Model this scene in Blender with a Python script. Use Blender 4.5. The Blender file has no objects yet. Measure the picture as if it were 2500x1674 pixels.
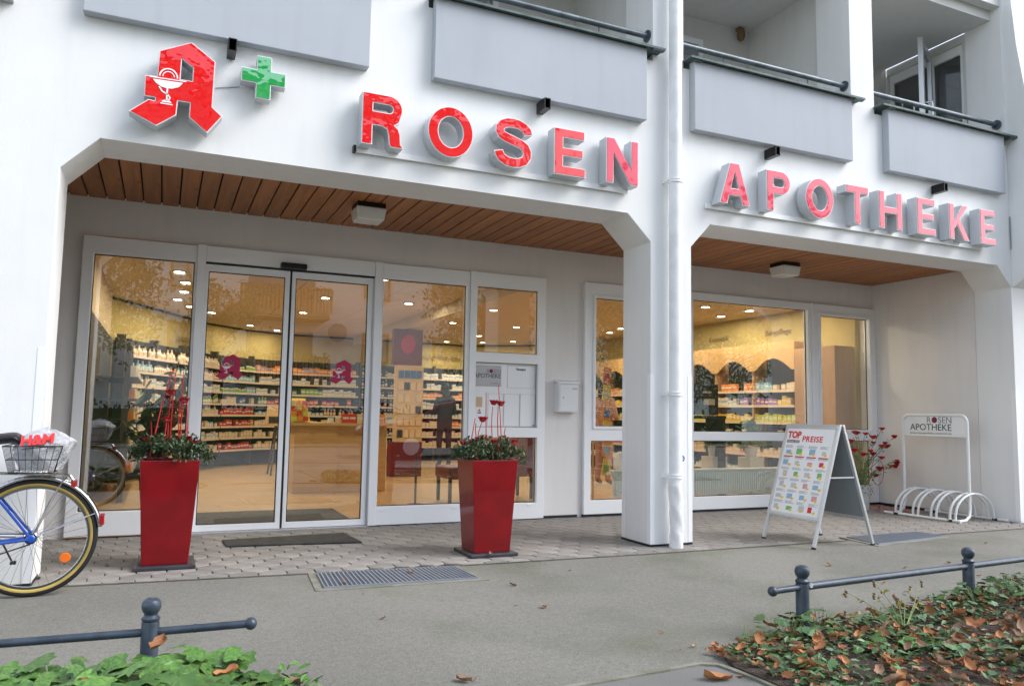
import bpy, bmesh, math, random
from mathutils import Vector, Matrix
from mathutils.geometry import tessellate_polygon
random.seed(7)
SC = bpy.context.scene
COL = SC.collection
R = math.radians
U = random.uniform

# ------------------------------------------------------------------ camera
yaw, pitch, roll = 0.4207, 0.0906, 0.0175
fw = Vector((math.sin(yaw)*math.cos(pitch), math.cos(yaw)*math.cos(pitch), math.sin(pitch)))
rt = Vector((math.cos(yaw), -math.sin(yaw), 0)); up = rt.cross(fw)
r2 = math.cos(roll)*rt + math.sin(roll)*up; u2 = -math.sin(roll)*rt + math.cos(roll)*up
cd = bpy.data.cameras.new('camera'); cam = bpy.data.objects.new('camera', cd); COL.objects.link(cam)
cd.sensor_width = 36; cd.lens = 1897.09/2500*36; cd.clip_start = .05; cd.clip_end = 600
mw = Matrix.Identity(4)
for i in range(3):
    mw[i][0] = r2[i]; mw[i][1] = u2[i]; mw[i][2] = -fw[i]
mw.translation = Vector((-1.2254, -5.7047, 1.12)); cam.matrix_world = mw
SC.camera = cam

# ------------------------------------------------------------------ light
SUN = Vector((.64, -.42, .70)).normalized()
w = bpy.data.worlds.new("World"); SC.world = w; w.use_nodes = True
nt = w.node_tree; nt.nodes.clear()
o_ = nt.nodes.new('ShaderNodeOutputWorld'); bg = nt.nodes.new('ShaderNodeBackground')
sk = nt.nodes.new('ShaderNodeTexSky'); sk.sky_type = 'NISHITA'; sk.sun_disc = False
sk.sun_elevation = math.asin(SUN.z); sk.sun_rotation = math.atan2(SUN.x, SUN.y)
sk.air_density = 1.0; sk.dust_density = 1.0
hs = nt.nodes.new('ShaderNodeHueSaturation'); hs.inputs['Saturation'].default_value = .52
nt.links.new(sk.outputs[0], hs.inputs['Color']); nt.links.new(hs.outputs[0], bg.inputs[0])
bg.inputs[1].default_value = .15
nt.links.new(bg.outputs[0], o_.inputs[0])
sd = bpy.data.lights.new('sun', 'SUN'); sd.energy = .9; sd.angle = R(32); sd.color = (1, .99, .98)
so = bpy.data.objects.new('sun', sd); COL.objects.link(so)
so.rotation_euler = (-SUN).to_track_quat('-Z', 'Y').to_euler(); so.location = (10, -10, 12)
SC.view_settings.view_transform = 'Standard'; SC.view_settings.look = 'None'
SC.view_settings.exposure = 1.45; SC.view_settings.gamma = 1
SC.view_settings.use_curve_mapping = False
SC.render.engine = 'CYCLES'
try:
    SC.cycles.max_bounces = 8; SC.cycles.transparent_max_bounces = 24; SC.cycles.use_light_tree = True
    SC.cycles.sample_clamp_indirect = 6
except Exception: pass

# ------------------------------------------------------------------ materials
MC = {}
def M(name, col=(.5, .5, .5), rough=.6, metal=0, var=0., vs=4., bump=0., bs=60., coat=0., cior=1.5,
      stretch=None, rnd=0., spec=.5, col2=None, spread=(.4, .6), emit=0, speck=0., alpha=1, detail=4, trans=0, bdist=.01):
    if name in MC: return MC[name]
    m = bpy.data.materials.new(name); m.use_nodes = True; MC[name] = m
    n = m.node_tree.nodes; l = m.node_tree.links; b = n['Principled BSDF']
    b.inputs['Roughness'].default_value = rough; b.inputs['Metallic'].default_value = metal
    b.inputs['Specular IOR Level'].default_value = spec
    b.inputs['Coat Weight'].default_value = coat; b.inputs['Coat IOR'].default_value = cior
    b.inputs['Coat Roughness'].default_value = .02
    c4 = (*col, 1); b.inputs['Base Color'].default_value = c4
    tc = n.new('ShaderNodeTexCoord'); mp = n.new('ShaderNodeMapping'); l.new(tc.outputs['Object'], mp.inputs[0])
    if stretch: mp.inputs['Scale'].default_value = stretch
    cur = None
    if col2 or var:
        nz = n.new('ShaderNodeTexNoise'); nz.inputs['Scale'].default_value = vs; nz.inputs['Detail'].default_value = detail
        l.new(mp.outputs[0], nz.inputs['Vector'])
        mr = n.new('ShaderNodeMapRange'); mr.inputs[1].default_value = spread[0]; mr.inputs[2].default_value = spread[1]
        l.new(nz.outputs[0], mr.inputs[0])
        mx = n.new('ShaderNodeMix'); mx.data_type = 'RGBA'
        a = col if col2 else tuple(c*(1-var) for c in col); bb = col2 if col2 else tuple(min(1, c*(1+var)) for c in col)
        mx.inputs[6].default_value = (*a, 1); mx.inputs[7].default_value = (*bb, 1)
        l.new(mr.outputs[0], mx.inputs[0]); cur = mx.outputs[2]
    if speck:
        nz2 = n.new('ShaderNodeTexNoise'); nz2.inputs['Scale'].default_value = 230; nz2.inputs['Detail'].default_value = 2
        l.new(tc.outputs['Object'], nz2.inputs['Vector'])
        mr2 = n.new('ShaderNodeMapRange'); mr2.inputs[1].default_value = .35; mr2.inputs[2].default_value = .65
        mr2.inputs[3].default_value = 1-speck; mr2.inputs[4].default_value = 1+speck
        l.new(nz2.outputs[0], mr2.inputs[0])
        vm = n.new('ShaderNodeVectorMath'); vm.operation = 'SCALE'
        if cur: l.new(cur, vm.inputs[0])
        else: vm.inputs[0].default_value = col
        l.new(mr2.outputs[0], vm.inputs['Scale']); cur = vm.outputs[0]
    if rnd:
        oi = n.new('ShaderNodeObjectInfo'); mr3 = n.new('ShaderNodeMapRange')
        mr3.inputs[3].default_value = 1-rnd; mr3.inputs[4].default_value = 1+rnd
        l.new(oi.outputs['Random'], mr3.inputs[0])
        vm = n.new('ShaderNodeVectorMath'); vm.operation = 'SCALE'
        if cur: l.new(cur, vm.inputs[0])
        else: vm.inputs[0].default_value = col
        l.new(mr3.outputs[0], vm.inputs['Scale']); cur = vm.outputs[0]
    if cur: l.new(cur, b.inputs['Base Color'])
    if bump:
        nb = n.new('ShaderNodeTexNoise'); nb.inputs['Scale'].default_value = bs; nb.inputs['Detail'].default_value = 3
        l.new(mp.outputs[0], nb.inputs['Vector'])
        bp = n.new('ShaderNodeBump'); bp.inputs['Strength'].default_value = bump; bp.inputs['Distance'].default_value = bdist
        l.new(nb.outputs[0], bp.inputs['Height']); l.new(bp.outputs[0], b.inputs['Normal'])
        if coat: l.new(bp.outputs[0], b.inputs['Coat Normal'])
    if emit:
        b.inputs['Emission Color'].default_value = c4; b.inputs['Emission Strength'].default_value = emit
    if trans: b.inputs['Transmission Weight'].default_value = trans
    if alpha < 1: b.inputs['Alpha'].default_value = alpha
    return m

def glassmat(name, boost, tint=(1, 1, 1), base=.03):
    m = bpy.data.materials.new(name); m.use_nodes = True; n = m.node_tree.nodes; l = m.node_tree.links; n.clear()
    o = n.new('ShaderNodeOutputMaterial'); t = n.new('ShaderNodeBsdfTransparent'); t.inputs[0].default_value = (*tint, 1)
    g = n.new('ShaderNodeBsdfGlossy'); g.inputs['Roughness'].default_value = 0.0
    f = n.new('ShaderNodeFresnel'); ge = n.new('ShaderNodeNewGeometry'); mi = n.new('ShaderNodeMapRange'); mi.inputs[3].default_value = 1.5; mi.inputs[4].default_value = 1/1.5
    l.new(ge.outputs['Backfacing'], mi.inputs[0]); l.new(mi.outputs[0], f.inputs[0])
    ma = n.new('ShaderNodeMath'); ma.operation = 'MULTIPLY_ADD'; ma.inputs[1].default_value = boost; ma.inputs[2].default_value = base
    ma.use_clamp = True
    tc = n.new('ShaderNodeTexCoord'); nz = n.new('ShaderNodeTexNoise'); nz.inputs['Scale'].default_value = 1.2; nz.inputs['Detail'].default_value = 1
    bp = n.new('ShaderNodeBump'); bp.inputs['Strength'].default_value = .12; bp.inputs['Distance'].default_value = .01
    l.new(tc.outputs['Object'], nz.inputs[0]); l.new(nz.outputs[0], bp.inputs['Height']); l.new(bp.outputs[0], g.inputs['Normal'])
    mx = n.new('ShaderNodeMixShader')
    l.new(f.outputs[0], ma.inputs[0]); l.new(ma.outputs[0], mx.inputs[0]); l.new(t.outputs[0], mx.inputs[1]); l.new(g.outputs[0], mx.inputs[2])
    l.new(mx.outputs[0], o.inputs[0]); MC[name] = m; return m

def woodmat(name, c1, c2, c3, axis='y', sc=1., rough=.55, rnd=.12):
    m = bpy.data.materials.new(name); m.use_nodes = True; MC[name] = m
    n = m.node_tree.nodes; l = m.node_tree.links; b = n['Principled BSDF']; b.inputs['Roughness'].default_value = rough
    tc = n.new('ShaderNodeTexCoord'); mp = n.new('ShaderNodeMapping'); l.new(tc.outputs['Object'], mp.inputs[0])
    s = {'x': (1.2, 22, 22), 'y': (22, 1.2, 22), 'z': (22, 22, 1.2)}[axis]; mp.inputs['Scale'].default_value = tuple(k*sc for k in s)
    oi = n.new('ShaderNodeObjectInfo'); cx = n.new('ShaderNodeVectorMath'); cx.operation = 'MULTIPLY_ADD'
    l.new(oi.outputs['Random'], cx.inputs[0]); cx.inputs[1].default_value = (37, 51, 23); l.new(mp.outputs[0], cx.inputs[2])
    nz = n.new('ShaderNodeTexNoise'); nz.inputs['Scale'].default_value = 1; nz.inputs['Detail'].default_value = 5; nz.inputs['Distortion'].default_value = .8
    l.new(cx.outputs[0], nz.inputs[0])
    cr = n.new('ShaderNodeValToRGB'); l.new(nz.outputs[0], cr.inputs[0])
    cr.color_ramp.elements[0].position = .3; cr.color_ramp.elements[0].color = (*c1, 1)
    cr.color_ramp.elements[1].position = .7; cr.color_ramp.elements[1].color = (*c2, 1)
    # knots
    mk = n.new('ShaderNodeMapping'); mk.inputs['Scale'].default_value = {'x': (5, 12, 12), 'y': (12, 5, 12), 'z': (12, 12, 5)}[axis]
    l.new(tc.outputs['Object'], mk.inputs[0])
    vo = n.new('ShaderNodeTexVoronoi'); vo.inputs['Scale'].default_value = .6; l.new(mk.outputs[0], vo.inputs[0])
    mr = n.new('ShaderNodeMapRange'); mr.inputs[1].default_value = .05; mr.inputs[2].default_value = .22; mr.inputs[3].default_value = .75; mr.inputs[4].default_value = 0
    l.new(vo.outputs['Distance'], mr.inputs[0])
    mx = n.new('ShaderNodeMix'); mx.data_type = 'RGBA'; l.new(mr.outputs[0], mx.inputs[0]); l.new(cr.outputs[0], mx.inputs[6]); mx.inputs[7].default_value = (*c3, 1)
    m3 = n.new('ShaderNodeMapRange'); m3.inputs[3].default_value = 1-rnd; m3.inputs[4].default_value = 1+rnd; l.new(oi.outputs['Random'], m3.inputs[0])
    vm = n.new('ShaderNodeVectorMath'); vm.operation = 'SCALE'; l.new(mx.outputs[2], vm.inputs[0]); l.new(m3.outputs[0], vm.inputs['Scale'])
    l.new(vm.outputs[0], b.inputs['Base Color'])
    bp = n.new('ShaderNodeBump'); bp.inputs['Strength'].default_value = .15; bp.inputs['Distance'].default_value = .004
    l.new(nz.outputs[0], bp.inputs['Height']); l.new(bp.outputs[0], b.inputs['Normal'])
    return m

def plastermat(name, col, stain=.12, bump=.25):
    """painted render: faint cloudy soiling, drip streaks, fine grain"""
    m = bpy.data.materials.new(name); m.use_nodes = True; MC[name] = m
    n = m.node_tree.nodes; l = m.node_tree.links; b = n['Principled BSDF']; b.inputs['Roughness'].default_value = .85
    b.inputs['Specular IOR Level'].default_value = .25
    tc = n.new('ShaderNodeTexCoord')
    def noise(scale, st=(1, 1, 1), det=4):
        mp = n.new('ShaderNodeMapping'); mp.inputs['Scale'].default_value = st; l.new(tc.outputs['Object'], mp.inputs[0])
        z = n.new('ShaderNodeTexNoise'); z.inputs['Scale'].default_value = scale; z.inputs['Detail'].default_value = det
        l.new(mp.outputs[0], z.inputs[0]); return z.outputs[0]
    def rng(s, a, b_, c, d):
        r = n.new('ShaderNodeMapRange'); r.inputs[1].default_value = a; r.inputs[2].default_value = b_; r.inputs[3].default_value = c; r.inputs[4].default_value = d
        l.new(s, r.inputs[0]); return r.outputs[0]
    a = rng(noise(.9), .3, .7, 1-stain, 1.0); c = rng(noise(3, (3, 3, .35)), .5, .8, 1.0, 1-stain*.8)
    mu = n.new('ShaderNodeMath'); mu.operation = 'MULTIPLY'; l.new(a, mu.inputs[0]); l.new(c, mu.inputs[1])
    vm = n.new('ShaderNodeVectorMath'); vm.operation = 'SCALE'; vm.inputs[0].default_value = col; l.new(mu.outputs[0], vm.inputs['Scale'])
    l.new(vm.outputs[0], b.inputs['Base Color'])
    bp = n.new('ShaderNodeBump'); bp.inputs['Strength'].default_value = bump; bp.inputs['Distance'].default_value = .004
    l.new(noise(140, det=3), bp.inputs['Height'])
    b2 = n.new('ShaderNodeBump'); b2.inputs['Strength'].default_value = .25; b2.inputs['Distance'].default_value = .02
    l.new(noise(2.5, det=2), b2.inputs['Height']); l.new(bp.outputs[0], b2.inputs['Normal']); l.new(b2.outputs[0], b.inputs['Normal'])
    return m

plastermat('plaster', (.83, .83, .825), .06)
plastermat('plaster_inner', (.80, .775, .755), .08)
plastermat('panel_grey', (.46, .485, .525), .08, .15)
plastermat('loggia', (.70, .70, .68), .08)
M('frame_white', (.86, .87, .885), .35, bump=.04, bs=20)
M('seal', (.01, .012, .014), .5)
M('alu', (.62, .64, .66), .35, .6)
M('pipe_white', (.82, .83, .83), .55, var=.05, vs=6)
M('crumpled', (.78, .78, .78), .4, bump=.8, bs=5, bdist=.03)
M('coping', (.055, .085, .085), .6, .0, vs=12, col2=(.10, .14, .14))
M('tube_metal', (.10, .125, .145), .4, .2, var=.25, vs=10)
M('black_metal', (.012, .012, .013), .35, .3)
woodmat('soffit_wood', (.28, .105, .036), (.43, .18, .066), (.09, .03, .015), 'y')
woodmat('counter_wood', (.50, .30, .12), (.62, .40, .17), (.40, .22, .09), 'x', rnd=.03)
woodmat('panel_wood', (.36, .20, .10), (.46, .27, .14), (.30, .16, .08), 'z', rnd=.02)
woodmat('balcony_wood', (.38, .20, .08), (.50, .28, .12), (.2, .1, .05), 'z')
glassmat('glass', 1.5, (.90, .93, .92), .13); glassmat('glass_dark', 2.0, (.35, .37, .38), .06)
M('lamp_glass', (.70, .70, .68), .25, bump=.3, bs=40)
M('paver', (.235, .215, .195), .9, col2=(.29, .27, .245), vs=9, rnd=.16, speck=.14, bump=.4, bs=120, spread=(.35, .65))
M('joint', (.022, .019, .014), 1, var=.4, vs=8)
M('concrete_edge', (.25, .24, .20), .9, col2=(.17, .17, .12), vs=6, speck=.12, bump=.5, bs=90)
M('soil', (.045, .03, .022), 1, col2=(.085, .06, .042), vs=20, bump=1, bs=60, bdist=.03)
M('grate', (.26, .29, .34), .45, .3)
M('pit', (.012, .012, .012), 1)
M('rubber', (.012, .012, .013), .8, bump=.6, bs=200)
M('rubber_mat', (.02, .021, .022), .75, col2=(.035, .036, .037), vs=10, bump=.8, bs=150)
M('sign_side', (.52, .55, .58), .4, .25)
M('white_edge', (.88, .88, .88), .35)
M('film_red', (.78, .002, .003), .3, spec=.1, coat=1, cior=1.6, bump=.9, bs=4, bdist=.014)
M('film_sky_tint', (.72, .004, .05), .3, spec=.2, coat=1, cior=1.6, bump=.12, bs=3, bdist=.01)  # same red film, base nudged to magenta for the mirrored bluish sky
M('film_green', (.008, .36, .07), .3, spec=.2, coat=1, cior=2.2, bump=.3, bs=4, bdist=.012)
M('planter_red', (.19, .003, .006), .4, spec=.25, coat=.55, cior=1.4, var=.10, vs=5, bump=.05, bs=9)
M('slate_plate', (.035, .033, .042), .5, var=.2, vs=12)
M('leaf_dark', (.030, .055, .024), .45, rnd=.2, col2=(.055, .085, .03), vs=9)
M('leaf_ivy', (.06, .15, .03), .42, col2=(.12, .24, .05), vs=7, rnd=.28)
M('leaf_bush', (.045, .11, .035), .5, col2=(.085, .17, .05), vs=9, rnd=.25)
M('leaf_yellow', (.36, .30, .05), .55, rnd=.25)
M('leaf_dry', (.30, .10, .035), .7, col2=(.45, .21, .08), vs=25, rnd=.35)
M('leaf_pale', (.42, .26, .16), .75, col2=(.27, .15, .09), vs=25, rnd=.25)
M('leaf_tree', (.09, .12, .03), .5, col2=(.19, .18, .04), vs=.6, spread=(.4, .6))
M('stem_green', (.20, .24, .07), .6); M('stem_dry', (.18, .11, .05), .7)
M('bark', (.07, .05, .035), .9, var=.4, vs=8, bump=.8, bs=25)
M('rose_red', (.33, .006, .010), .55, rnd=.25); M('stick_red', (.50, .012, .015), .5)
M('rose_bright', (.52, .012, .012), .55, rnd=.2)
M('fence_blue', (.045, .062, .085), .38, .15, var=.18, vs=14, bump=.12, bs=40)
M('rack_white', (.80, .82, .82), .3)
M('bike_blue', (.010, .07, .38), .25, coat=.6); M('chrome', (.62, .62, .63), .16, 1)
M('tan_wall', (.42, .30, .07), .6, var=.12, vs=10); M('tail_red', (.35, .01, .015), .2, coat=1); M('reflector_orange', (.80, .16, .01), .25, coat=.5)
M('saddle', (.014, .012, .016), .45); M('wire', (.02, .022, .028), .4, .4)
M('bag', (.55, .56, .58), .3, bump=1, bs=110, bdist=.01, col2=(.42, .43, .45), vs=30, spec=.7)
M('print_red', (.62, .02, .025), .5); M('print_dark', (.03, .045, .06), .5); M('print_grey', (.25, .26, .28), .5)
M('paper', (.78, .78, .78), .5); M('paper_grey', (.50, .50, .51), .5); M('print_blue', (.05, .09, .35), .5)
M('print_yellow', (.80, .52, .04), .5); M('board_back', (.22, .25, .27), .5)
M('decal_red', (.42, .01, .07), .5); M('rose_mark', (.20, .01, .05), .5)
M('mail_white', (.76, .77, .79), .35)
M('shop_floor', (.50, .33, .17), .3, col2=(.56, .38, .21), vs=3, spec=.6)
M('shop_ceiling', (.60, .47, .31), .8); M('shop_ceiling_line', (.35, .26, .16), .8)
M('shop_yellow', (.44, .35, .14), .8, var=.05); M('shop_dark', (.018, .014, .012), .8); M('shop_wall', (.62, .50, .34), .8)
M('shelf_strip', (.72, .60, .48), .5); M('upright', (.10, .09, .085), .5, .4)
M('lamp_emit', (1, .86, .66), emit=14); M('dark_ring', (.25, .2, .15), .4)
M('radiator', (.74, .80, .78), .4); M('burgundy', (.13, .008, .018), .45); M('board_beige', (.62, .45, .26), .6)
M('hair', (.012, .009, .008), .6); M('skin', (.50, .28, .19), .55); M('cloth_black', (.012, .012, .014), .8); M('cloth_pink', (.42, .20, .15), .8); M('jeans', (.03, .035, .06), .8)
M('asphalt_road', (.17, .166, .152), .9, var=.08, vs=2, speck=.2)
M('lawn', (.10, .16, .03), 1, var=.3, vs=3, bump=.6, bs=40); M('hedge', (.03, .055, .02), .8, col2=(.06, .09, .03), vs=3)
M('roof_red', (.22, .08, .05), .9); M('house_white', (.76, .76, .75), .9, var=.03)
M('car_paint', (.16, .008, .018), .2, coat=1); M('car_glass', (.02, .025, .03), .05, spec=1)
M('terracotta_white', (.68, .68, .67), .45)

def asphalt():
    m = bpy.data.materials.new('asphalt'); m.use_nodes = True; MC['asphalt'] = m
    n = m.node_tree.nodes; l = m.node_tree.links; b = n['Principled BSDF']; b.inputs['Roughness'].default_value = .92
    tc = n.new('ShaderNodeTexCoord')
    def nz(s, d=3, st=(1, 1, 1)):
        mp = n.new('ShaderNodeMapping'); mp.inputs['Scale'].default_value = st; l.new(tc.outputs['Object'], mp.inputs[0])
        z = n.new('ShaderNodeTexNoise'); z.inputs['Scale'].default_value = s; z.inputs['Detail'].default_value = d; l.new(mp.outputs[0], z.inputs[0]); return z.outputs[0]
    def rg(s, a, b_, c, d):
        r = n.new('ShaderNodeMapRange'); r.inputs[1].default_value = a; r.inputs[2].default_value = b_; r.inputs[3].default_value = c; r.inputs[4].default_value = d; l.new(s, r.inputs[0]); return r.outputs[0]
    mx = n.new('ShaderNodeMix'); mx.data_type = 'RGBA'; mx.inputs[6].default_value = (.205, .197, .170, 1); mx.inputs[7].default_value = (.150, .153, .112, 1)
    l.new(rg(nz(1.1, 5), .5, .72, 0, 1), mx.inputs[0])
    vo = n.new('ShaderNodeTexVoronoi'); vo.inputs['Scale'].default_value = 190; l.new(tc.outputs['Object'], vo.inputs[0])
    sep = n.new('ShaderNodeSeparateColor'); l.new(vo.outputs['Color'], sep.inputs[0])
    k = rg(sep.outputs[0], 0, 1, .77, 1.23)
    k2 = rg(nz(26, 4), .35, .65, .94, 1.06); k3 = rg(nz(.45, 3), .35, .65, .86, 1.1)
    wh = n.new('ShaderNodeTexVoronoi'); wh.inputs['Scale'].default_value = 34; l.new(tc.outputs['Object'], wh.inputs[0])
    k4 = rg(wh.outputs['Distance'], .04, .07, 1.9, 1.0)
    cur = k
    for q in (k2, k3, k4):
        mu = n.new('ShaderNodeMath'); mu.operation = 'MULTIPLY'; l.new(cur, mu.inputs[0]); l.new(q, mu.inputs[1]); cur = mu.outputs[0]
    vm = n.new('ShaderNodeVectorMath'); vm.operation = 'SCALE'; l.new(mx.outputs[2], vm.inputs[0]); l.new(cur, vm.inputs['Scale']); l.new(vm.outputs[0], b.inputs['Base Color'])
    bp = n.new('ShaderNodeBump'); bp.inputs['Strength'].default_value = .7; bp.inputs['Distance'].default_value = .004
    l.new(sep.outputs[1], bp.inputs['Height']); l.new(bp.outputs[0], b.inputs['Normal'])
asphalt()

# ------------------------------------------------------------------ mesh helpers
class MB:
    def __init__(s): s.v = []; s.f = []; s.m = []; s.cur = 0
    def add(s, vs, fs):
        o = len(s.v); s.v += [tuple(p) for p in vs]
        for f in fs: s.f.append(tuple(o+i for i in f)); s.m.append(s.cur)
        return s
    def box(s, x0, x1, y0, y1, z0, z1):
        return s.add([(x0, y0, z0), (x1, y0, z0), (x1, y1, z0), (x0, y1, z0), (x0, y0, z1), (x1, y0, z1), (x1, y1, z1), (x0, y1, z1)],
                     [(3, 2, 1, 0), (4, 5, 6, 7), (0, 1, 5, 4), (1, 2, 6, 5), (2, 3, 7, 6), (3, 0, 4, 7)])
    def prism(s, loops, axis, a, b):
        """2-D loops (outer first, then holes) extruded along axis from a to b"""
        if not isinstance(loops[0][0], (tuple, list)): loops = [loops]
        def P(p, t): return {'y': (p[0], t, p[1]), 'x': (t, p[0], p[1]), 'z': (p[0], p[1], t)}[axis]
        tr = tessellate_polygon([[Vector((p[0], p[1], 0)) for p in L] for L in loops])
        fl = [p for L in loops for p in L]; n = len(fl)
        vs = [P(p, a) for p in fl]+[P(p, b) for p in fl]
        fs = [tuple(t) for t in tr]+[tuple(n+i for i in reversed(t)) for t in tr]
        o = 0
        for L in loops:
            k = len(L)
            for i in range(k): fs.append((o+i, o+(i+1) % k, n+o+(i+1) % k, n+o+i))
            o += k
        return s.add(vs, fs)
    def tube(s, pts, r, n=8, closed=False, caps=True):
        pts = [Vector(p) for p in pts]; k = len(pts); rings = []
        rr = r if isinstance(r, (list, tuple)) else [r]*k
        N = None
        for i, p in enumerate(pts):
            if closed: T = (pts[(i+1) % k]-pts[i-1])
            else: T = (pts[min(i+1, k-1)]-pts[max(i-1, 0)])
            if T.length < 1e-9: T = Vector((0, 0, 1))
            T.normalize()
            if N is None:
                N = T.orthogonal().normalized()
            else:
                N = (N-T*N.dot(T)); N = N.normalized() if N.length > 1e-6 else T.orthogonal().normalized()
            B = T.cross(N)
            rings.append([p+(N*math.cos(2*math.pi*j/n)+B*math.sin(2*math.pi*j/n))*rr[i] for j in range(n)])
        vs = [q for rg in rings for q in rg]; fs = []
        for i in range(k if closed else k-1):
            a = i*n; b = ((i+1) % k)*n
            for j in range(n): fs.append((a+j, a+(j+1) % n, b+(j+1) % n, b+j))
        if caps and not closed: fs += [tuple(reversed(range(n))), tuple((k-1)*n+j for j in range(n))]
        return s.add(vs, fs)
    def lathe(s, prof, c, n=24, axis='z'):
        vs = []; fs = []
        for r, h in prof:
            for j in range(n):
                a = 2*math.pi*j/n; p = (r*math.cos(a), r*math.sin(a), h)
                if axis == 'y': p = (p[0], p[2], p[1])
                if axis == 'x': p = (p[2], p[0], p[1])
                vs.append((c[0]+p[0], c[1]+p[1], c[2]+p[2]))
        for i in range(len(prof)-1):
            for j in range(n): fs.append((i*n+j, i*n+(j+1) % n, (i+1)*n+(j+1) % n, (i+1)*n+j))
        fs += [tuple(reversed(range(n))), tuple((len(prof)-1)*n+j for j in range(n))]
        return s.add(vs, fs)
    def ball(s, c, rx, ry=None, rz=None, n=12, m=8):
        ry = ry or rx; rz = rz or rx
        vs = [(c[0], c[1], c[2]-rz)]; fs = []
        for i in range(1, m):
            t = math.pi*i/m
            for j in range(n):
                a = 2*math.pi*j/n; vs.append((c[0]+rx*math.sin(t)*math.cos(a), c[1]+ry*math.sin(t)*math.sin(a), c[2]-rz*math.cos(t)))
        vs.append((c[0], c[1], c[2]+rz))
        for j in range(n): fs.append((0, 1+(j+1) % n, 1+j))
        for i in range(m-2):
            for j in range(n): a = 1+i*n; b = a+n; fs.append((a+j, a+(j+1) % n, b+(j+1) % n, b+j))
        L = len(vs)-1; a = 1+(m-2)*n
        for j in range(n): fs.append((a+j, a+(j+1) % n, L))
        return s.add(vs, fs)
    def inst(s, vs, fs, mat):
        return s.add([mat @ Vector(p) for p in vs], fs)
    def mesh(s, name, mats, smooth=0):
        me = bpy.data.meshes.new(name); me.from_pydata(s.v, [], s.f)
        for m in mats: me.materials.append(MC[m])
        if len(mats) > 1: me.polygons.foreach_set('material_index', s.m)
        bm = bmesh.new(); bm.from_mesh(me); bmesh.ops.recalc_face_normals(bm, faces=bm.faces) if not getattr(s, 'open', False) else None; bm.to_mesh(me); bm.free()
        if smooth:
            me.polygons.foreach_set('use_smooth', [True]*len(me.polygons)); me.set_sharp_from_angle(angle=R(smooth))
        me.update(); return me
    def build(s, name, mats, parent=None, smooth=0, bevel=0):
        if isinstance(mats, str): mats = [mats]
        o = bpy.data.objects.new(name, s.mesh(name, mats, smooth)); COL.objects.link(o)
        if parent: par(o, parent)
        if bevel:
            b = o.modifiers.new('bevel', 'BEVEL'); b.width = bevel; b.segments = 2; b.limit_method = 'ANGLE'; b.angle_limit = R(40)
        return o

def wm(o):
    m = Matrix.LocRotScale(o.location, o.rotation_euler, o.scale)
    return (wm(o.parent) @ o.matrix_parent_inverse @ m) if o.parent else m
def par(o, p):
    o.parent = p; o.matrix_parent_inverse = wm(p).inverted(); return o
def tag(o, label, cat, group=None, kind=None):
    o['label'] = label; o['category'] = cat
    if group: o['group'] = group
    if kind: o['kind'] = kind
    return o
def thing(name, label, cat, loc=(0, 0, 0), group=None):
    o = bpy.data.objects.new(name, None); COL.objects.link(o); o.location = loc; o.empty_display_size = .1
    return tag(o, label, cat, group)
def struct(o): o['kind'] = 'structure'; return o
def stuff(o): o['kind'] = 'stuff'; return o
def link(name, me, parent=None, loc=(0, 0, 0), rot=(0, 0, 0), sc=(1, 1, 1)):
    o = bpy.data.objects.new(name, me); COL.objects.link(o); o.location = loc; o.rotation_euler = rot; o.scale = sc
    if parent: o.parent = parent; o.matrix_parent_inverse = wm(parent).inverted()
    return o
def dup(root, loc, rz=0, label=None, group=None):
    r = root.copy(); COL.objects.link(r); r.location = loc; r.rotation_euler = (0, 0, rz)
    if label: r['label'] = label
    if group: r['group'] = group
    for ch in list(root.children):
        c = ch.copy(); COL.objects.link(c); c.parent = r
        for g in list(ch.children):
            d = g.copy(); COL.objects.link(d); d.parent = c
    return r
def text(name, body, size, loc, mat, parent=None, ext=.0008, face='-y', align='LEFT', bold=0., sx=1., spacing=1.):
    cu = bpy.data.curves.new(name, 'FONT'); cu.body = body; cu.size = size; cu.extrude = ext; cu.align_x = align; cu.offset = bold; cu.space_character = spacing
    cu.resolution_u = 3
    t = bpy.data.objects.new(name, cu); COL.objects.link(t)
    dg = bpy.context.evaluated_depsgraph_get(); dg.update()
    me = bpy.data.meshes.new_from_object(t.evaluated_get(dg)); bpy.data.objects.remove(t); bpy.data.curves.remove(cu)
    if face == '-y': b = Matrix(((sx, 0, 0), (0, 0, -1), (0, 1, 0))).to_4x4()
    elif isinstance(face, Matrix): b = face.to_4x4() @ Matrix.Diagonal((sx, 1, 1, 1))
    else: b = Matrix(((0, 0, -1), (-sx, 0, 0), (0, 1, 0))).to_4x4()   # faces -x, reads towards -y
    me.transform(Matrix.Translation(loc) @ b); me.materials.clear(); me.materials.append(MC[mat]); me.name = name
    o = bpy.data.objects.new(name, me); COL.objects.link(o)
    if parent: par(o, parent)
    return o
def arc(cx, cy, r, a0, a1, n, ry=None):
    ry = ry or r
    return [(cx+r*math.cos(R(a0+(a1-a0)*i/n)), cy+ry*math.sin(R(a0+(a1-a0)*i/n))) for i in range(n+1)]

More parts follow.
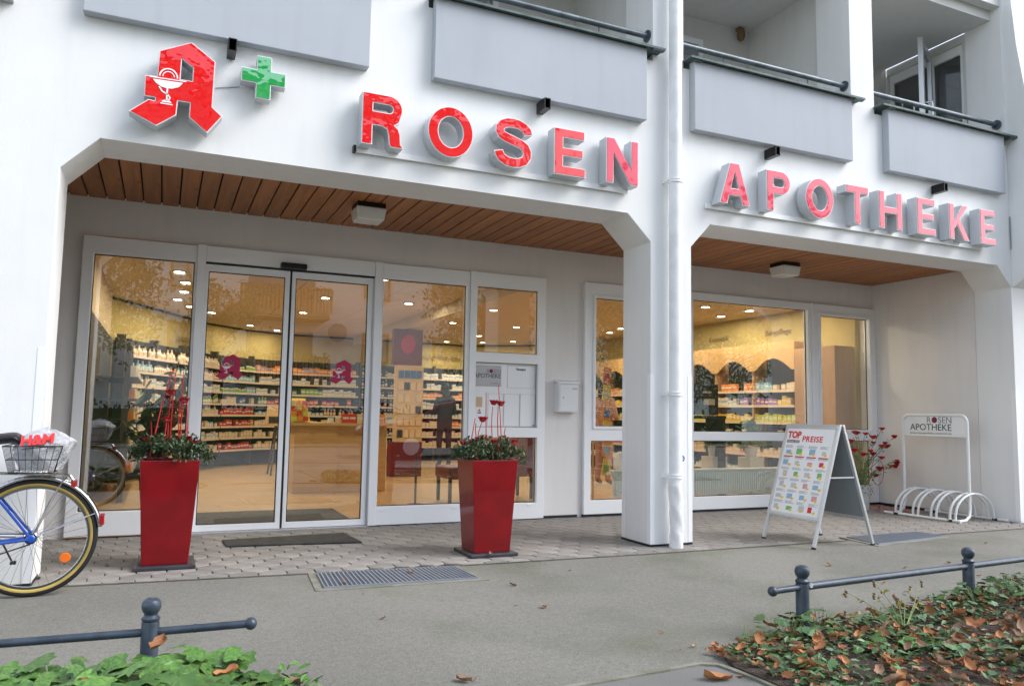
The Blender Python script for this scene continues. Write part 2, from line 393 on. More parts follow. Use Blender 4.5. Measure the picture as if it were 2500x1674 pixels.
# ================================================================== SETTING: ground
EDGE = [(-9, 0.02), (-3, -.02), (-1.86, -.03), (-.27, -.15), (.8, -.22), (2.46, -.27), (7.2, -.28), (14, -.28)]
def edge_y(x):
    for (a, b), (c, d) in zip(EDGE, EDGE[1:]):
        if a <= x <= c: return b+(d-b)*(x-a)/(c-a)
    return -.28
m = MB(); m.prism([(-150, -220), (150, -220), (150, 150), (-150, 150)], 'z', -.30, -.05); struct(m.build('ground', 'lawn'))
m = MB(); m.prism([(-30, -7.2), (30, -7.2), (30, -.28)] + [(x, y) for x, y in reversed(EDGE)] + [(-30, .02)], 'z', -.04, 0); struct(m.build('pavement', 'asphalt'))
m = MB(); m.box(-60, 60, -14.2, -7.35, -.045, -.012); struct(m.build('road', 'asphalt_road'))
m = MB(); m.box(-60, 60, -7.34, -7.21, -.045, .01); m.box(-60, 60, -14.35, -14.21, -.045, .05); struct(m.build('kerb', 'concrete_edge'))
m = MB(); m.box(-60, 60, -17.0, -14.36, -.045, -.004); struct(m.build('far_pavement', 'concrete_edge'))

# hexagonal paving
pav = MB(); pav.prism([(-6, 2.02), (9, 2.02), (9, -.28)] + [(x, y) for x, y in reversed(EDGE) if -6 < x < 9] + [(-6, .0)], 'z', -.045, -.010)
pavo = struct(pav.build('paving', 'joint'))
HW, RP = .19, .158
def clip(poly, a, b, c):   # keep a*x+b*y+c >= 0
    out = []
    for i in range(len(poly)):
        p, q = poly[i], poly[(i+1) % len(poly)]; dp = a*p[0]+b*p[1]+c; dq = a*q[0]+b*q[1]+c
        if dp >= 0: out.append(p)
        if (dp >= 0) != (dq >= 0):
            t = dp/(dp-dq); out.append((p[0]+(q[0]-p[0])*t, p[1]+(q[1]-p[1])*t))
    return out
def paver_mesh(poly, name='paver'):
    cx = sum(p[0] for p in poly)/len(poly); cy = sum(p[1] for p in poly)/len(poly); n = len(poly)
    ins = []
    for p in poly:
        d = math.hypot(p[0]-cx, p[1]-cy); k = max(0, (d-.006)/d); ins.append((cx+(p[0]-cx)*k, cy+(p[1]-cy)*k))
    vs = [(p[0], p[1], -.02) for p in poly]+[(p[0], p[1], -.002) for p in poly]+[(p[0], p[1], .003) for p in ins]
    fs = []
    for i in range(n):
        j = (i+1) % n; fs += [(i, j, n+j, n+i), (n+i, n+j, 2*n+j, 2*n+i)]
    fs.append(tuple(range(2*n, 3*n))); mb = MB(); mb.add(vs, fs); return mb
def hexa(g=.0032):
    rx = HW/2-g; k = RP*2/3-g*2.2
    return [(0, k), (-rx, k/2), (-rx, -k/2), (0, -k), (rx, -k/2), (rx, k/2)][::-1]
HX = hexa(); hexmesh = paver_mesh(HX).mesh('paver', ['paver'])
cells = []
row = 0; y = -.36
while y < 2.02:
    x = -2.75 + (row % 2)*HW/2
    while x < 7.7:
        ey = edge_y(x)
        inside = (y > ey-.09) and not (-.29 < x < .86 and y < -.12) and not (x > 7.55 and y > 0) and not (2.72 < x < 3.04 and .08 < y < .40)
        if x < -1.99 and 0.08 < y < .38: inside = False
        if 4.72 < x < 5.80 and y < -.10: inside = False
        if inside: cells.append((x, y, ey, math.hypot(x+1.22, y+5.7)))
        x += HW
    y += RP; row += 1
def visible_w(c):
    x, y = c[0], c[1]
    return 0 if (x < -1.95 or (x > 2.5+.45*y and x < 3.2+.8*y)) else 1
cells.sort(key=lambda c: (-visible_w(c), c[3]))
rest = MB()
for i, (x, y, ey, d) in enumerate(cells):
    poly = [(x+p[0], y+p[1]) for p in HX]; cut = False
    if y < ey+.11 or y > 1.85 or x > 7.45:
        q = clip(poly, 0, 1, -(ey+.012)); q = clip(q, 0, -1, 1.935); q = clip(q, -1, 0, 7.57)
        if len(q) < 3: continue
        area = abs(sum(a[0]*b[1]-b[0]*a[1] for a, b in zip(q, q[1:]+q[:1]))/2)
        if area < .002: continue
        cut = len(q) != 6 or area < .024; poly = q
    dz = U(-.0012, .0012)
    if i < 300:
        if cut:
            o = paver_mesh(poly).build('paver', 'paver', pavo); o.location.z = dz
        else: link('paver', hexmesh, pavo, (x, y, dz), (R(U(-.3, .3)), R(U(-.3, .3)), 0))
    else:
        pm = paver_mesh(poly); rest.add([(a, b, c+dz) for a, b, c in pm.v], pm.f)
stuff(rest.build('paver_field', 'paver', pavo))
# moss line along the paving edge
m = MB()
for (a, b), (c, d) in zip(EDGE, EDGE[1:]):
    m.add([(a, b-.022, .0035), (c, d-.022, .0035), (c, d+.010, .0035), (a, b+.010, .0035)], [(0, 1, 2, 3)])
m.open = True
M('moss', (.075, .085, .045), 1, col2=(.13, .125, .10), vs=14, bump=.6, bs=80)
struct(m.build('paving_joint', 'moss'))

# ================================================================== THE BUILDING
B = thing('apartment_building', 'white rendered corner building with arcade, pharmacy shopfront and grey balcony panels', 'building', (2.88, 0, 0))
BB = Vector(B.location)
Z1, Z2, ZP = 2.893, 2.66, 4.335
outline = [(-9, 0), (-1.91, 0), (-1.91, Z2), (-1.69, Z1), (2.415, Z1), (2.66, Z2), (2.66, 0), (3.098, 0), (3.098, Z2), (3.317, Z1), (7.353, Z1), (7.583, Z2),
           (7.583, 0), (9.2, 0), (9.2, 7), (7.583, 7), (7.583, ZP), (5.47, ZP), (5.47, 7), (5.135, 7), (5.135, ZP), (3.02, ZP), (3.02, 7), (2.68, 7), (2.68, ZP),
           (.55, ZP), (.55, 7), (.13, 7), (.13, ZP), (-1.9, ZP), (-1.9, 7), (-2.25, 7), (-2.25, ZP), (-4.4, ZP), (-4.4, 7), (-9, 7)]
m = MB(); m.prism(outline, 'y', 0, .45); fac = m.build('facade_wall', 'plaster', B, bevel=.006)
# back wall of the arcade with the shopfront openings
YB = 1.92
m = MB()
for x0, x1, z0, z1 in [(-9, -1.925, 0, 2.95), (-1.925, 2.575, 2.615, 2.95), (2.575, 3.06, 0, 2.95), (3.06, 7.583, 2.62, 2.95)]:
    m.box(x0, x1, YB, YB+.22, z0, z1)
m.build('arcade_back_wall', 'plaster_inner', B)
m = MB(); m.box(7.583, 7.9, .452, YB+.22, 0, 2.95); m.build('arcade_side_wall', 'plaster_inner', B)
m = MB(); m.box(-9, 9.2, .452, 2.3, 3.0, 3.32); m.build('floor_slab', 'plaster', B)
# soffit boards: dark gap sheet and single planks
m = MB(); m.box(-6, 7.58, .452, YB-.002, 2.968, 2.985); cl = m.build('soffit', 'pit', B)
pk = MB(); pk.box(-.0665, .0665, 0, YB-.46, 0, .018); pm_ = pk.mesh('plank', ['soffit_wood'])
i = 0; x = -2.79
while x < 7.5:
    link('plank', pm_, cl, (x+.0735, .455, 2.948+U(-.001, .001))); x += .1468
# corner guards
cg = MB(); 
def guard(x0, x1, y0, y1, z1=1.485):
    g = MB(); g.box(x0, x1, y0, y1, .025, z1); g.build('corner_guard', 'frame_white', B)
guard(-1.960, -1.9075, -.003, 0); guard(-1.91, -1.907, 0, .05)
guard(2.6575, 2.70, -.003, 0); guard(2.657, 2.66, 0, .045); guard(2.657, 2.66, .405, .4525)
guard(3.056, 3.1005, -.003, 0)
guard(7.58, 7.583, .0, .05); guard(7.5805, 7.63, -.003, 0)
# dark strips at the foot of the render
for q_ in [(2.655, 3.10, -.004, .456, .0, .022), (-3, -1.906, -.004, .3, 0, .024), (7.5795, 7.60, .455, 1.9, 0, .03), (2.575, 3.0, YB-.012, YB-.001, .003, .03)]:
    m = MB(); m.box(*q_); m.build('wall_base', 'seal', B)

# loggias above: jambs, back wall, ceiling
m = MB(); m.box(-9, 7.585, 1.6, 1.8, 3.3, 7.0); lw = m.build('loggia_back_wall', 'loggia', B)
m = MB(); m.box(-9, 7.585, .12, 1.6, 5.9, 6.1); m.box(-9, 7.583, .0, .115, 6.02, 6.6); m.build('loggia_ceiling', 'loggia', B)
for x0, x1 in [(-2.2, -1.95), (.2, .48), (2.75, 2.95), (5.2, 5.4)]:
    m = MB(); m.box(x0, x1, .452, 1.6, 3.3, 5.9); m.build('loggia_partition', 'loggia', B)
# right wall of the last loggia, cut by a glazed door (hole y .35..1.6)
m = MB(); m.prism([[(.452, 3.3), (1.6, 3.3), (1.6, 5.9), (.452, 5.9)], [(.50, 3.42), (.50, 5.80), (1.58, 5.80), (1.58, 3.42)]], 'x', 7.60, 7.80); m.build('loggia_side_wall', 'loggia', B)
f = MB(); f.prism([[(.503, 3.42), (1.578, 3.42), (1.578, 5.797), (.503, 5.797)], [(.55, 3.47), (.55, 5.68), (.93, 5.68), (.93, 3.47)], [(1.0, 3.47), (1.0, 5.68), (1.53, 5.68), (1.53, 3.47)]], 'x', 7.63, 7.69)
fo = f.build('loggia_window', 'frame_white', B)
g = MB(); g.box(7.66, 7.668, .55, .93, 3.47, 5.68); g.build('pane', 'glass_dark', fo); g = MB(); g.box(7.66, 7.668, 1.0, 1.53, 3.47, 5.68); g.build('pane', 'glass_dark', fo)
# room behind the glazed door
m = MB(); m.box(7.82, 9.6, .5, .55, 3.3, 6); m.box(7.82, 9.6, 3.0, 3.05, 3.3, 6); m.box(9.6, 9.65, .5, 3.05, 3.3, 6); m.box(7.8, 9.6, .5, 3.05, 5.9, 6.0); m.box(7.8, 9.6, .5, 3.05, 3.25, 3.3)
m.build('upstairs_room', 'loggia', B)
# the open door leaf, swung out over the balcony
def leaf_box(mb, p, q, z0, z1, t=.05, s0=0., s1=1.):
    p = Vector(p); q = Vector(q); d = (q-p); a = p+d*s0; b = p+d*s1; n = Vector((-d.y, d.x)).normalized()*t/2
    mb.prism([tuple(a+n), tuple(b+n), tuple(b-n), tuple(a-n)], 'z', z0, z1)
hp, hq = (7.585, .94), (6.98, .60)
f = MB(); leaf_box(f, hp, hq, 3.45, 5.78, .055, 0, .12); leaf_box(f, hp, hq, 3.45, 5.78, .055, .88, 1); leaf_box(f, hp, hq, 3.45, 3.53, .055, .12, .88); leaf_box(f, hp, hq, 5.70, 5.78, .055, .12, .88)
dl = f.build('balcony_door', 'alu', B); g = MB(); leaf_box(g, hp, hq, 3.53, 5.70, .01, .12, .88); g.build('pane', 'glass', dl)
h = MB()
dv = (Vector(hq)-Vector(hp)).normalized(); pc = Vector(hp)+dv*.60; nn = Vector((-dv.y, dv.x))
for s in (-1, 1):
    a = pc+nn*.03*s; b = pc+nn*.10*s; c = b
    h.tube([(a.x, a.y, 4.98), (b.x, b.y, 4.98), (c.x, c.y, 4.94), (c.x, c.y, 4.50), (a.x, a.y, 4.46)], .014, 8)
h.build('door_handle', 'chrome', dl, smooth=50)
# windows in the loggia back wall with roller shutters
for x0, x1 in [(3.55, 4.47), (5.58, 6.33), (.9, 1.8)]:
    f = MB(); f.prism([[(x0, 4.3), (x1, 4.3), (x1, 5.62), (x0, 5.62)], [(x0+.06, 4.36), (x1-.06, 4.36), (x1-.06, 5.55), (x0+.06, 5.55)]], 'y', 1.56, 1.598)
    fo = f.build('window', 'frame_white', B); g = MB(); g.box(x0+.06, x1-.06, 1.588, 1.594, 4.36, 5.55); g.build('pane', 'glass_dark', fo)
    s = MB()
    for k in range(5): s.box(x0+.065, x1-.065, 1.572, 1.584, 5.55-.05*(k+1)+.004, 5.55-.05*k)
    s.build('roller_shutter', 'print_grey', fo)
m = MB(); m.ball((5.02, 1.53, 5.80), .05, .05, .09); m.box(4.99, 5.05, 1.53, 1.6, 5.86, 5.895); tag(m.build('wall_lamp', 'stem_dry', smooth=60), 'small brown wall lamp high on the back wall of the middle-right balcony', 'wall lamp')

# balcony panels, coping, handrails, drain spouts
PAN = [(-4.3, -2.23, 3.69), (-1.835, .07, 3.705), (.583, 2.563, 3.728), (3.084, 5.056, 3.735), (5.573, 7.434, 3.715)]
CO = [(-4.35, -2.26), (-1.9, .12), (.55, 2.70), (3.02, 5.16), (5.46, 7.585)]
for i, ((a, b, z), (c, d)) in enumerate(zip(PAN, CO)):
    p = MB(); p.box(a, b, -.084, -.001, z, 4.386); p.build('balcony_panel', 'panel_grey', B, bevel=.005)
    p = MB(); p.box(c-.01, d+.03, -.135, .20, 4.392, 4.402); p.box(c-.01, d+.03, -.135, -.130, 4.382, 4.392); p.box(d-.10, d+.02, -.13, -.09, 4.372, 4.392); p.box(a-.02, a+.06, -.12, -.07, 4.372, 4.398)
    p.build('coping', 'coping', B)
    p = MB(); p.tube([(c+.02, .08, 4.60), (d-.02, .08, 4.60)], .027, 12); p.lathe([(.055, 0), (.055, .02)], (d-.035, .08, 4.60), 16, 'x')
    for t in (.25, .75):
        xx = c+(d-c)*t; p.tube([(xx, .08, 4.58), (xx, .08, 4.402)], .008, 6)
    p.build('handrail', 'tube_metal', B, smooth=40)
for x, z in [(-.909, 3.635), (1.538, 3.665), (3.988, 3.65), (6.32, 3.62)]:
    p = MB(); L = [(x-.028, z-.045), (x+.028, z-.045), (x+.028, z+.045), (x-.028, z+.045)]; Li = [(x-.022, z-.039), (x+.022, z-.039), (x+.022, z+.039), (x-.022, z+.039)]
    p.prism([L, Li], 'y', -.165, -.01); p.box(x-.022, x+.022, -.03, -.012, z-.039, z+.039)
    p.build('drain_spout', 'black_metal', B)

# protruding wing at the right-hand end
w_ = MB()
w_.prism([(-.001, Z2), (-.30, 2.83), (-.42, 2.90), (-.40, 3.6), (-.28, 4.6), (-.16, 5.5), (-.10, 6.3), (-.10, 7), (-.001, 7)], 'x', 7.60, 9.2)
w_.build('corner_wing', 'plaster', B, bevel=.006)
w_ = MB(); w_.tube([(7.59, -.012, 3.10), (7.59, -.012, 3.48)], .006, 6); w_.build('cable', 'print_grey', B)

# downpipe (a thing of its own, fixed on the column)
D = thing('downpipe', 'white rain downpipe running down the middle column with crumpled wrapped foot', 'downpipe', (2.87, -.08, 0))
p = MB(); p.tube([(2.862, -.085, .56), (2.865, -.085, 3.2), (2.866, -.085, 7)], .058, 20); p.build('pipe', 'pipe_white', D, smooth=40)
for z in (3.215, 1.315, .605):
    p = MB(); p.lathe([(.059, -.020), (.065, -.018), (.066, -.008), (.062, -.004), (.062, .004), (.066, .008), (.065, .018), (.059, .020)], (2.864, -.085, z), 24)
    p.box(2.78, 2.80, -.06, 0, z-.012, z+.012); p.build('pipe_collar', 'pipe_white', D, smooth=40)
p = MB(); vs = []; fs = []; n_ = 28; K = 40
for k in range(K+1):
    z = .001+.585*k/K
    for j in range(n_):
        a = 2*math.pi*j/n_; r = .057+.006*math.sin(2*a+z*17)*math.sin(z*13+a)+.003*abs(math.sin(3*a-z*31))+U(-.0008, .0008)
        if k > K-4: r = .058
        vs.append((2.862+.006*math.sin(z*9)+r*math.cos(a), -.088+r*math.sin(a), z))
for k in range(K):
    for j in range(n_): fs.append((k*n_+j, k*n_+(j+1) % n_, (k+1)*n_+(j+1) % n_, (k+1)*n_+j))
p.add(vs, fs); p.build('wrapped_foot', 'crumpled', D, smooth=35)
pl = MB(); pl.lathe([(.030, -.004), (.030, 0)], (2.99, 0, .752), 8, 'y'); q = tag(pl.build('plaque', 'print_blue'), 'small blue octagonal plaque on the column beside the downpipe', 'plaque')
t_ = MB(); t_.box(2.972, 3.008, -.0055, -.0045, .745, .75); t_.box(2.976, 3.004, -.0055, -.0045, .757, .762); t_.box(2.98, 3.0, -.0055, -.0045, .733, .738); t_.build('plaque_print', 'paper', q)

# ------------------------------------------------------------------ shopfront frames, doors, panes
def frame(name, x0, x1, z0, z1, holes, y0=1.875, y1=1.96, mat='frame_white', parent=B):
    m = MB(); m.prism([[(x0, z0), (x1, z0), (x1, z1), (x0, z1)]]+[[(a, c), (a, d), (b, d), (b, c)] for a, b, c, d in holes], 'y', y0, y1)
    return m.build(name, mat, parent, bevel=.004)
def pane(a, b, c, d, parent, y=1.93, mat='glass'):
    g = MB(); g.box(a-.004, b+.004, y, y+.008, c-.004, d+.004); o = g.build('pane', mat, parent)
    s = MB(); s.prism([[(a, c), (b, c), (b, d), (a, d)], [(a+.008, c+.008), (a+.008, d-.008), (b-.008, d-.008), (b-.008, c+.008)]], 'y', y-.008, y-.0005); s.build('seal', 'seal', parent)
    return o
w1 = frame('window', -1.922, -1.0, .02, 2.60, [(-1.833, -1.017, .225, 2.45)]); pane(-1.833, -1.017, .225, 2.45, w1)
for x in (-1.0, .655, 1.675):
    m = MB(); m.box(x+.001, x+.074, 1.855, 1.965, 0.012, 2.612); m.build('mullion', 'frame_white', B, bevel=.004)
# sliding door head and two leaves
m = MB(); m.box(-.925, .654, 1.868, 1.96, 2.463, 2.608); m.build('door_head', 'frame_white', B, bevel=.004)
m = MB(); m.box(-.925, .654, 1.885, 1.95, 2.448, 2.461); m.build('door_track', 'seal', B)
m = MB(); m.box(-.925, .654, 1.84, 2.0, .0, .014); m.build('threshold', 'alu', B)
for a, b in [(-.925, -.166), (-.146, .640)]:
    d_ = frame('sliding_door', a, b, .018, 2.445, [(a+.035 if a > -.5 else a+.03, b-.045, .075, 2.38)], 1.90, 1.945)
    pane(a+.035 if a > -.5 else a+.03, b-.045, .075, 2.38, d_, 1.922)
m = MB(); m.box(-.165, -.147, 1.905, 1.94, .018, 2.445); m.build('door_gasket', 'seal', B)
m = MB(); m.box(.641, .654, 1.90, 1.945, .018, 2.445); m.build('door_gasket', 'alu', B)
w2 = frame('window', .730, 1.674, .012, 2.605, [(.745, 1.640, .19, 2.452)]); pane(.745, 1.640, .19, 2.452, w2)
w3 = frame('window', 1.750, 2.572, .012, 2.61, [(1.758, 2.483, 1.762, 2.46), (1.758, 2.483, .972, 1.657), (1.76, 2.483, .178, .868)])
pane(1.758, 2.483, 1.762, 2.46, w3); pane(1.76, 2.483, .178, .868, w3)
w4 = frame('window', 3.062, 4.478, .03, 2.615, [(3.195, 4.43, .995, 2.445), (3.15, 4.43, .18, .835)])
pane(3.195, 4.43, .995, 2.445, w4); pane(3.15, 4.43, .18, .835, w4)
m = MB(); m.prism([[(3.165, .965), (4.46, .965), (4.46, 2.475), (3.165, 2.475)], [(3.197, .997), (3.197, 2.443), (4.428, 2.443), (4.428, .997)]], 'y', 1.858, 1.8745); m.build('sash', 'frame_white', w4, bevel=.003)
w5 = frame('window', 4.480, 6.42, .03, 2.62, [(4.55, 6.372, .945, 2.53), (4.55, 6.372, .18, .838)])
pane(4.55, 6.372, .945, 2.53, w5); pane(4.55, 6.372, .18, .838, w5)
m = MB(); m.box(6.421, 6.460, 1.85, 1.965, .03, 2.622); m.build('mullion', 'frame_white', B, bevel=.003)
w6 = frame('window', 6.461, 7.581, .03, 2.62, [(6.58, 7.455, .985, 2.475), (6.60, 7.455, .18, .845)])
pane(6.58, 7.455, .985, 2.475, w6); pane(6.60, 7.455, .18, .845, w6)
m = MB(); m.prism([[(6.545, .95), (7.49, .95), (7.49, 2.51), (6.545, 2.51)], [(6.582, .987), (6.582, 2.473), (7.453, 2.473), (7.453, .987)]], 'y', 1.858, 1.8745); m.build('sash', 'frame_white', w6, bevel=.003)
m = MB(); m.box(3.06, 7.58, 1.885, 1.95, .004, .029); m.build('sill_gap', 'seal', B)
for x in (.80, 1.55, 2.40): 
    m = MB(); m.box(x-.02, x+.02, 1.866, 1.874, .150, .162); m.build('drain_cap', 'white_edge', B)
# hinge posts on the door's outer side
s = MB(); s.box(-.268, -.024, 1.80, 1.866, 2.455, 2.510); tag(s.build('door_sensor', 'black_metal', bevel=.012), 'black motion sensor above the sliding glass doors', 'door sensor')

# pharmacy A outline (shared by the wall sign and the door stickers)
AO = [(-1.171, 3.599), (-1.013, 3.493), (-1.017, 3.17), (-.951, 3.116), (-1.043, 2.984), (-1.162, 3.075), (-1.16, 3.175), (-1.235, 3.174), (-1.24, 3.075), (-1.358, 2.981), (-1.526, 3.054), (-1.414, 3.155), (-1.376, 3.151), (-1.375, 3.172), (-1.442, 3.174), (-1.443, 3.315), (-1.371, 3.320), (-1.364, 3.50)]
AH = [(-1.224, 3.468), (-1.153, 3.423), (-1.153, 3.328), (-1.227, 3.327)]
def chalice(tr):
    """cup with snake as flat white loops, tr maps sign coords to target coords"""
    L = []
    L.append([(-1.415, 3.311), (-1.19, 3.318), (-1.19, 3.311), (-1.415, 3.304)])
    L.append([(-1.395, 3.296), (-1.21, 3.302), (-1.235, 3.268), (-1.275, 3.250), (-1.305, 3.246), (-1.340, 3.252), (-1.375, 3.272)])
    def ribbon(pts, w):
        a = []; b = []
        for i, p in enumerate(pts):
            q0 = Vector(pts[max(i-1, 0)]); q1 = Vector(pts[min(i+1, len(pts)-1)]); t = (q1-q0).normalized(); n = Vector((-t.y, t.x))*w/2
            a.append((p[0]+n.x, p[1]+n.y)); b.append((p[0]-n.x, p[1]-n.y))
        return a+b[::-1]
    L.append(ribbon(arc(-1.30, 3.325, .055, 180, 0, 10, .058), .009))
    L.append(ribbon(arc(-1.30, 3.325, .036, 180, 10, 10, .038), .006))
    L.append(ribbon([(-1.355, 3.252), (-1.335, 3.222), (-1.300, 3.205), (-1.284, 3.185), (-1.292, 3.168)], .009))
    L.append([(-1.309, 3.246), (-1.299, 3.246), (-1.299, 3.16), (-1.309, 3.16)])
    L.append([(-1.335, 3.150)]+arc(-1.304, 3.150, .031, 180, 0, 6, .016)[1:]); L.append([(-1.342, 3.143), (-1.266, 3.143), (-1.266, 3.136), (-1.342, 3.136)])
    return [[tr(p) for p in l] for l in L]
def flat(loops_list, y0, y1, name, mat, parent):
    m = MB()
    for l in loops_list: m.prism(l, 'y', y0, y1)
    return m.build(name, mat, parent)
for cx, cz in [(-.674, 1.505), (.362, 1.498)]:
    tr = lambda p: ((p[0]+1.24)*.415+cx, (p[1]-3.29)*.385+cz)
    st = thing('door_sticker', ('red A-shaped pharmacy sticker on the left sliding glass door' if cx < 0 else 'pink-red A-shaped pharmacy sticker on the right sliding glass door'), 'sticker', (cx, 1.92, cz))
    flat([[[tr(p) for p in AO], [tr(p) for p in AH]]], 1.9205, 1.9215, 'emblem', 'decal_red', st); flat(chalice(tr), 1.9190, 1.9203, 'emblem_cup', 'paper', st)
for x0, x1 in [(-.445, -.293), (-.011, .123)]:
    st = MB()
    for k in range(6): st.box(x0, x1-(.05 if k > 2 else 0), 1.9195, 1.9212, 1.482+k*.0075, 1.4855+k*.0075)
    st.box(x1-.045, x1-.02, 1.9195, 1.9212, 1.484, 1.498); st.box(x1-.017, x1, 1.9195, 1.9212, 1.484, 1.498)
    tag(st.build('opening_hours_sticker', 'paper_grey'), 'small grey striped opening-hours sticker on the %s sliding door' % ('left' if x0 < -.2 else 'right'), 'sticker')

# info panel in window 3
ip = thing('notice_board', 'white notice board with pharmacy name plate and empty document pockets', 'notice board', (2.12, 1.93, 1.3))
m = MB(); m.box(1.762, 2.479, 1.925, 1.94, .976, 1.653); m.build('board', 'frame_white', ip)
m = MB(); m.prism([[(1.760, .974), (2.481, .974), (2.481, 1.655), (1.76, 1.655)], [(1.766, .98), (1.766, 1.649), (2.475, 1.649), (2.475, .98)]], 'y', 1.915, 1.9245); m.build('board_rim', 'print_grey', ip)
m = MB(); m.box(1.768, 2.066, 1.919, 1.9245, 1.404, 1.625); m.build('name_plate', 'paper_grey', ip)
text('lettering', 'APOTHEKE', .066, (2.062, 1.918, 1.494), 'print_dark', ip, align='RIGHT', sx=.93)
text('lettering', 'R', .066, (1.895, 1.918, 1.545), 'print_grey', ip, sx=.9); text('lettering', 'SEN', .066, (1.968, 1.918, 1.545), 'print_grey', ip, sx=.83)
m = MB(); m.lathe([(.021, -.002), (.021, 0)], (1.948, 1.918, 1.567), 14, 'y'); m.build('rose_mark', 'rose_mark', ip)
text('lettering', 'Apothekerin', .022, (2.055, 1.918, 1.432), 'print_grey', ip, align='RIGHT')
m = MB(); m.box(1.768, 2.066, 1.918, 1.919, 1.614, 1.617); m.box(1.768, 2.066, 1.918, 1.919, 1.412, 1.414); m.build('plate_line', 'print_grey', ip)
text('lettering', 'Rezepte', .034, (2.245, 1.922, 1.587), 'print_dark', ip, bold=.0006)
for a, b, c, d in [(2.14, 2.465, 1.395, 1.635), (1.92, 2.10, .985, 1.33), (2.105, 2.29, .985, 1.33), (2.295, 2.474, .985, 1.33)]:
    m = MB(); m.prism([[(a, c), (b, c), (b, d), (a, d)], [(a+.003, c+.003), (a+.003, d-.003), (b-.003, d-.003), (b-.003, c+.003)]], 'y', 1.9215, 1.9245); m.build('pocket', 'paper_grey', ip)
m = MB(); m.box(1.785, 1.855, 1.922, 1.9245, 1.185, 1.29); m.build('note', 'board_beige', ip)
m = MB(); m.prism([(1.808, 1.14), (1.84, 1.14), (1.824, 1.165)], 'y', 1.922, 1.9245); m.build('note_mark', 'print_red', ip); m = MB(); m.box(1.805, 1.843, 1.922, 1.9245, 1.118, 1.130); m.build('note_mark', 'print_dark', ip)
m = MB(); m.lathe([(.008, -.004), (.008, 0)], (2.458, 1.923, .998), 10, 'y'); m.build('lock', 'print_red', ip)

# ================================================================== SIGNS
def letter_loops(ch, w, h, s):
    """bold grotesque letter outlines in a w x h box, stroke s"""
    if ch == 'E': return [[(0, 0), (w, 0), (w, s*.92), (s, s*.92), (s, h/2-s*.42), (w*.92, h/2-s*.42), (w*.92, h/2+s*.42), (s, h/2+s*.42), (s, h-s*.92), (w*.97, h-s*.92), (w*.97, h), (0, h)]]
    if ch == 'N': return [[(0, 0), (s*.92, 0), (s*.92, h*.66), (w-s*1.02, 0), (w, 0), (w, h), (w-s*.92, h), (w-s*.92, h*.34), (s*1.02, h), (0, h)]]
    if ch == 'T': return [[(w/2-s/2, 0), (w/2+s/2, 0), (w/2+s/2, h-s), (w, h-s), (w, h), (0, h), (0, h-s), (w/2-s/2, h-s)]]
    if ch == 'H': return [[(0, 0), (s, 0), (s, h/2-s*.45), (w-s, h/2-s*.45), (w-s, 0), (w, 0), (w, h), (w-s, h), (w-s, h/2+s*.45), (s, h/2+s*.45), (s, h), (0, h)]]
    if ch == 'A': return [[(0, 0), (s*1.05, 0), (w*.31, h*.21), (w*.69, h*.21), (w-s*1.05, 0), (w, 0), (w/2+s*.62, h), (w/2-s*.62, h)], [(w*.375, h*.385), (w*.5, h*.77), (w*.625, h*.385)]]
    if ch == 'K': return [[(0, 0), (s, 0), (s, h*.30), (s*1.55, h*.42), (w-s*1.25, 0), (w, 0), (w*.53, h*.585), (w*.97, h), (w-s*1.35, h), (s, h*.49), (s, h), (0, h)]]
    if ch == 'O':
        return [[(w/2+w/2*math.cos(t)*1, h/2+(h/2+.004)*math.sin(t)) for t in [2*math.pi*i/36 for i in range(36)]],
                [(w/2+(w/2-s)*math.cos(t), h/2+(h/2-s*.9)*math.sin(t)) for t in [-2*math.pi*i/32 for i in range(32)]]]
    if ch == 'P':
        r = h*.29; cy = h-r
        return [[(0, 0), (s, 0), (s, h-2*r), (w-r, h-2*r)]+arc(w-r, cy, r, -90, 90, 14)+[(0, h)], [(s, h-s*.9), (w-r, h-s*.9)]+arc(w-r, cy, r-s*.9, 90, -90, 12)[1:]+[(s, h-2*r+s*.9)]]
    if ch == 'R':
        r = h*.265; cy = h-r; x = w*.97-r
        return [[(0, 0), (s, 0), (s, h*.385), (w*.46, h*.385), (w*.60, h*.34), (w*.64, h*.22), (w*.66, .06*h), (w*.70, 0), (w, 0), (w, .03*h), (w*.945, .08*h), (w*.93, h*.26), (w*.88, h*.37), (w*.79, h*.43), (w*.90, h*.50)]+arc(x, cy, r, -20, 90, 12)+[(0, h)],
                [(s, h-s*.9), (x-.01, h-s*.9)]+arc(x, cy, r-s*.9, 90, -90, 12)[1:]+[(s, h-2*r+s*.9)]]
    if ch == 'S':
        cl = [(w*.93, h*.72)]; P = [(.87, .70), (.84, .79), (.75, .86), (.62, .905), (.48, .915), (.34, .905), (.22, .86), (.155, .79), (.15, .71), (.20, .64), (.32, .59), (.50, .545), (.67, .50), (.79, .44), (.845, .35), (.84, .25), (.77, .155), (.65, .105), (.50, .085), (.34, .10), (.21, .16), (.145, .24), (.125, .31)]
        pts = [Vector((a*w, b*h)) for a, b in P]; A = []; Bq = []
        for i, p in enumerate(pts):
            t = (pts[min(i+1, len(pts)-1)]-pts[max(i-1, 0)]).normalized(); n = Vector((-t.y, t.x))*s*.47; A.append(tuple(p+n)); Bq.append(tuple(p-n))
        return [A+Bq[::-1]]
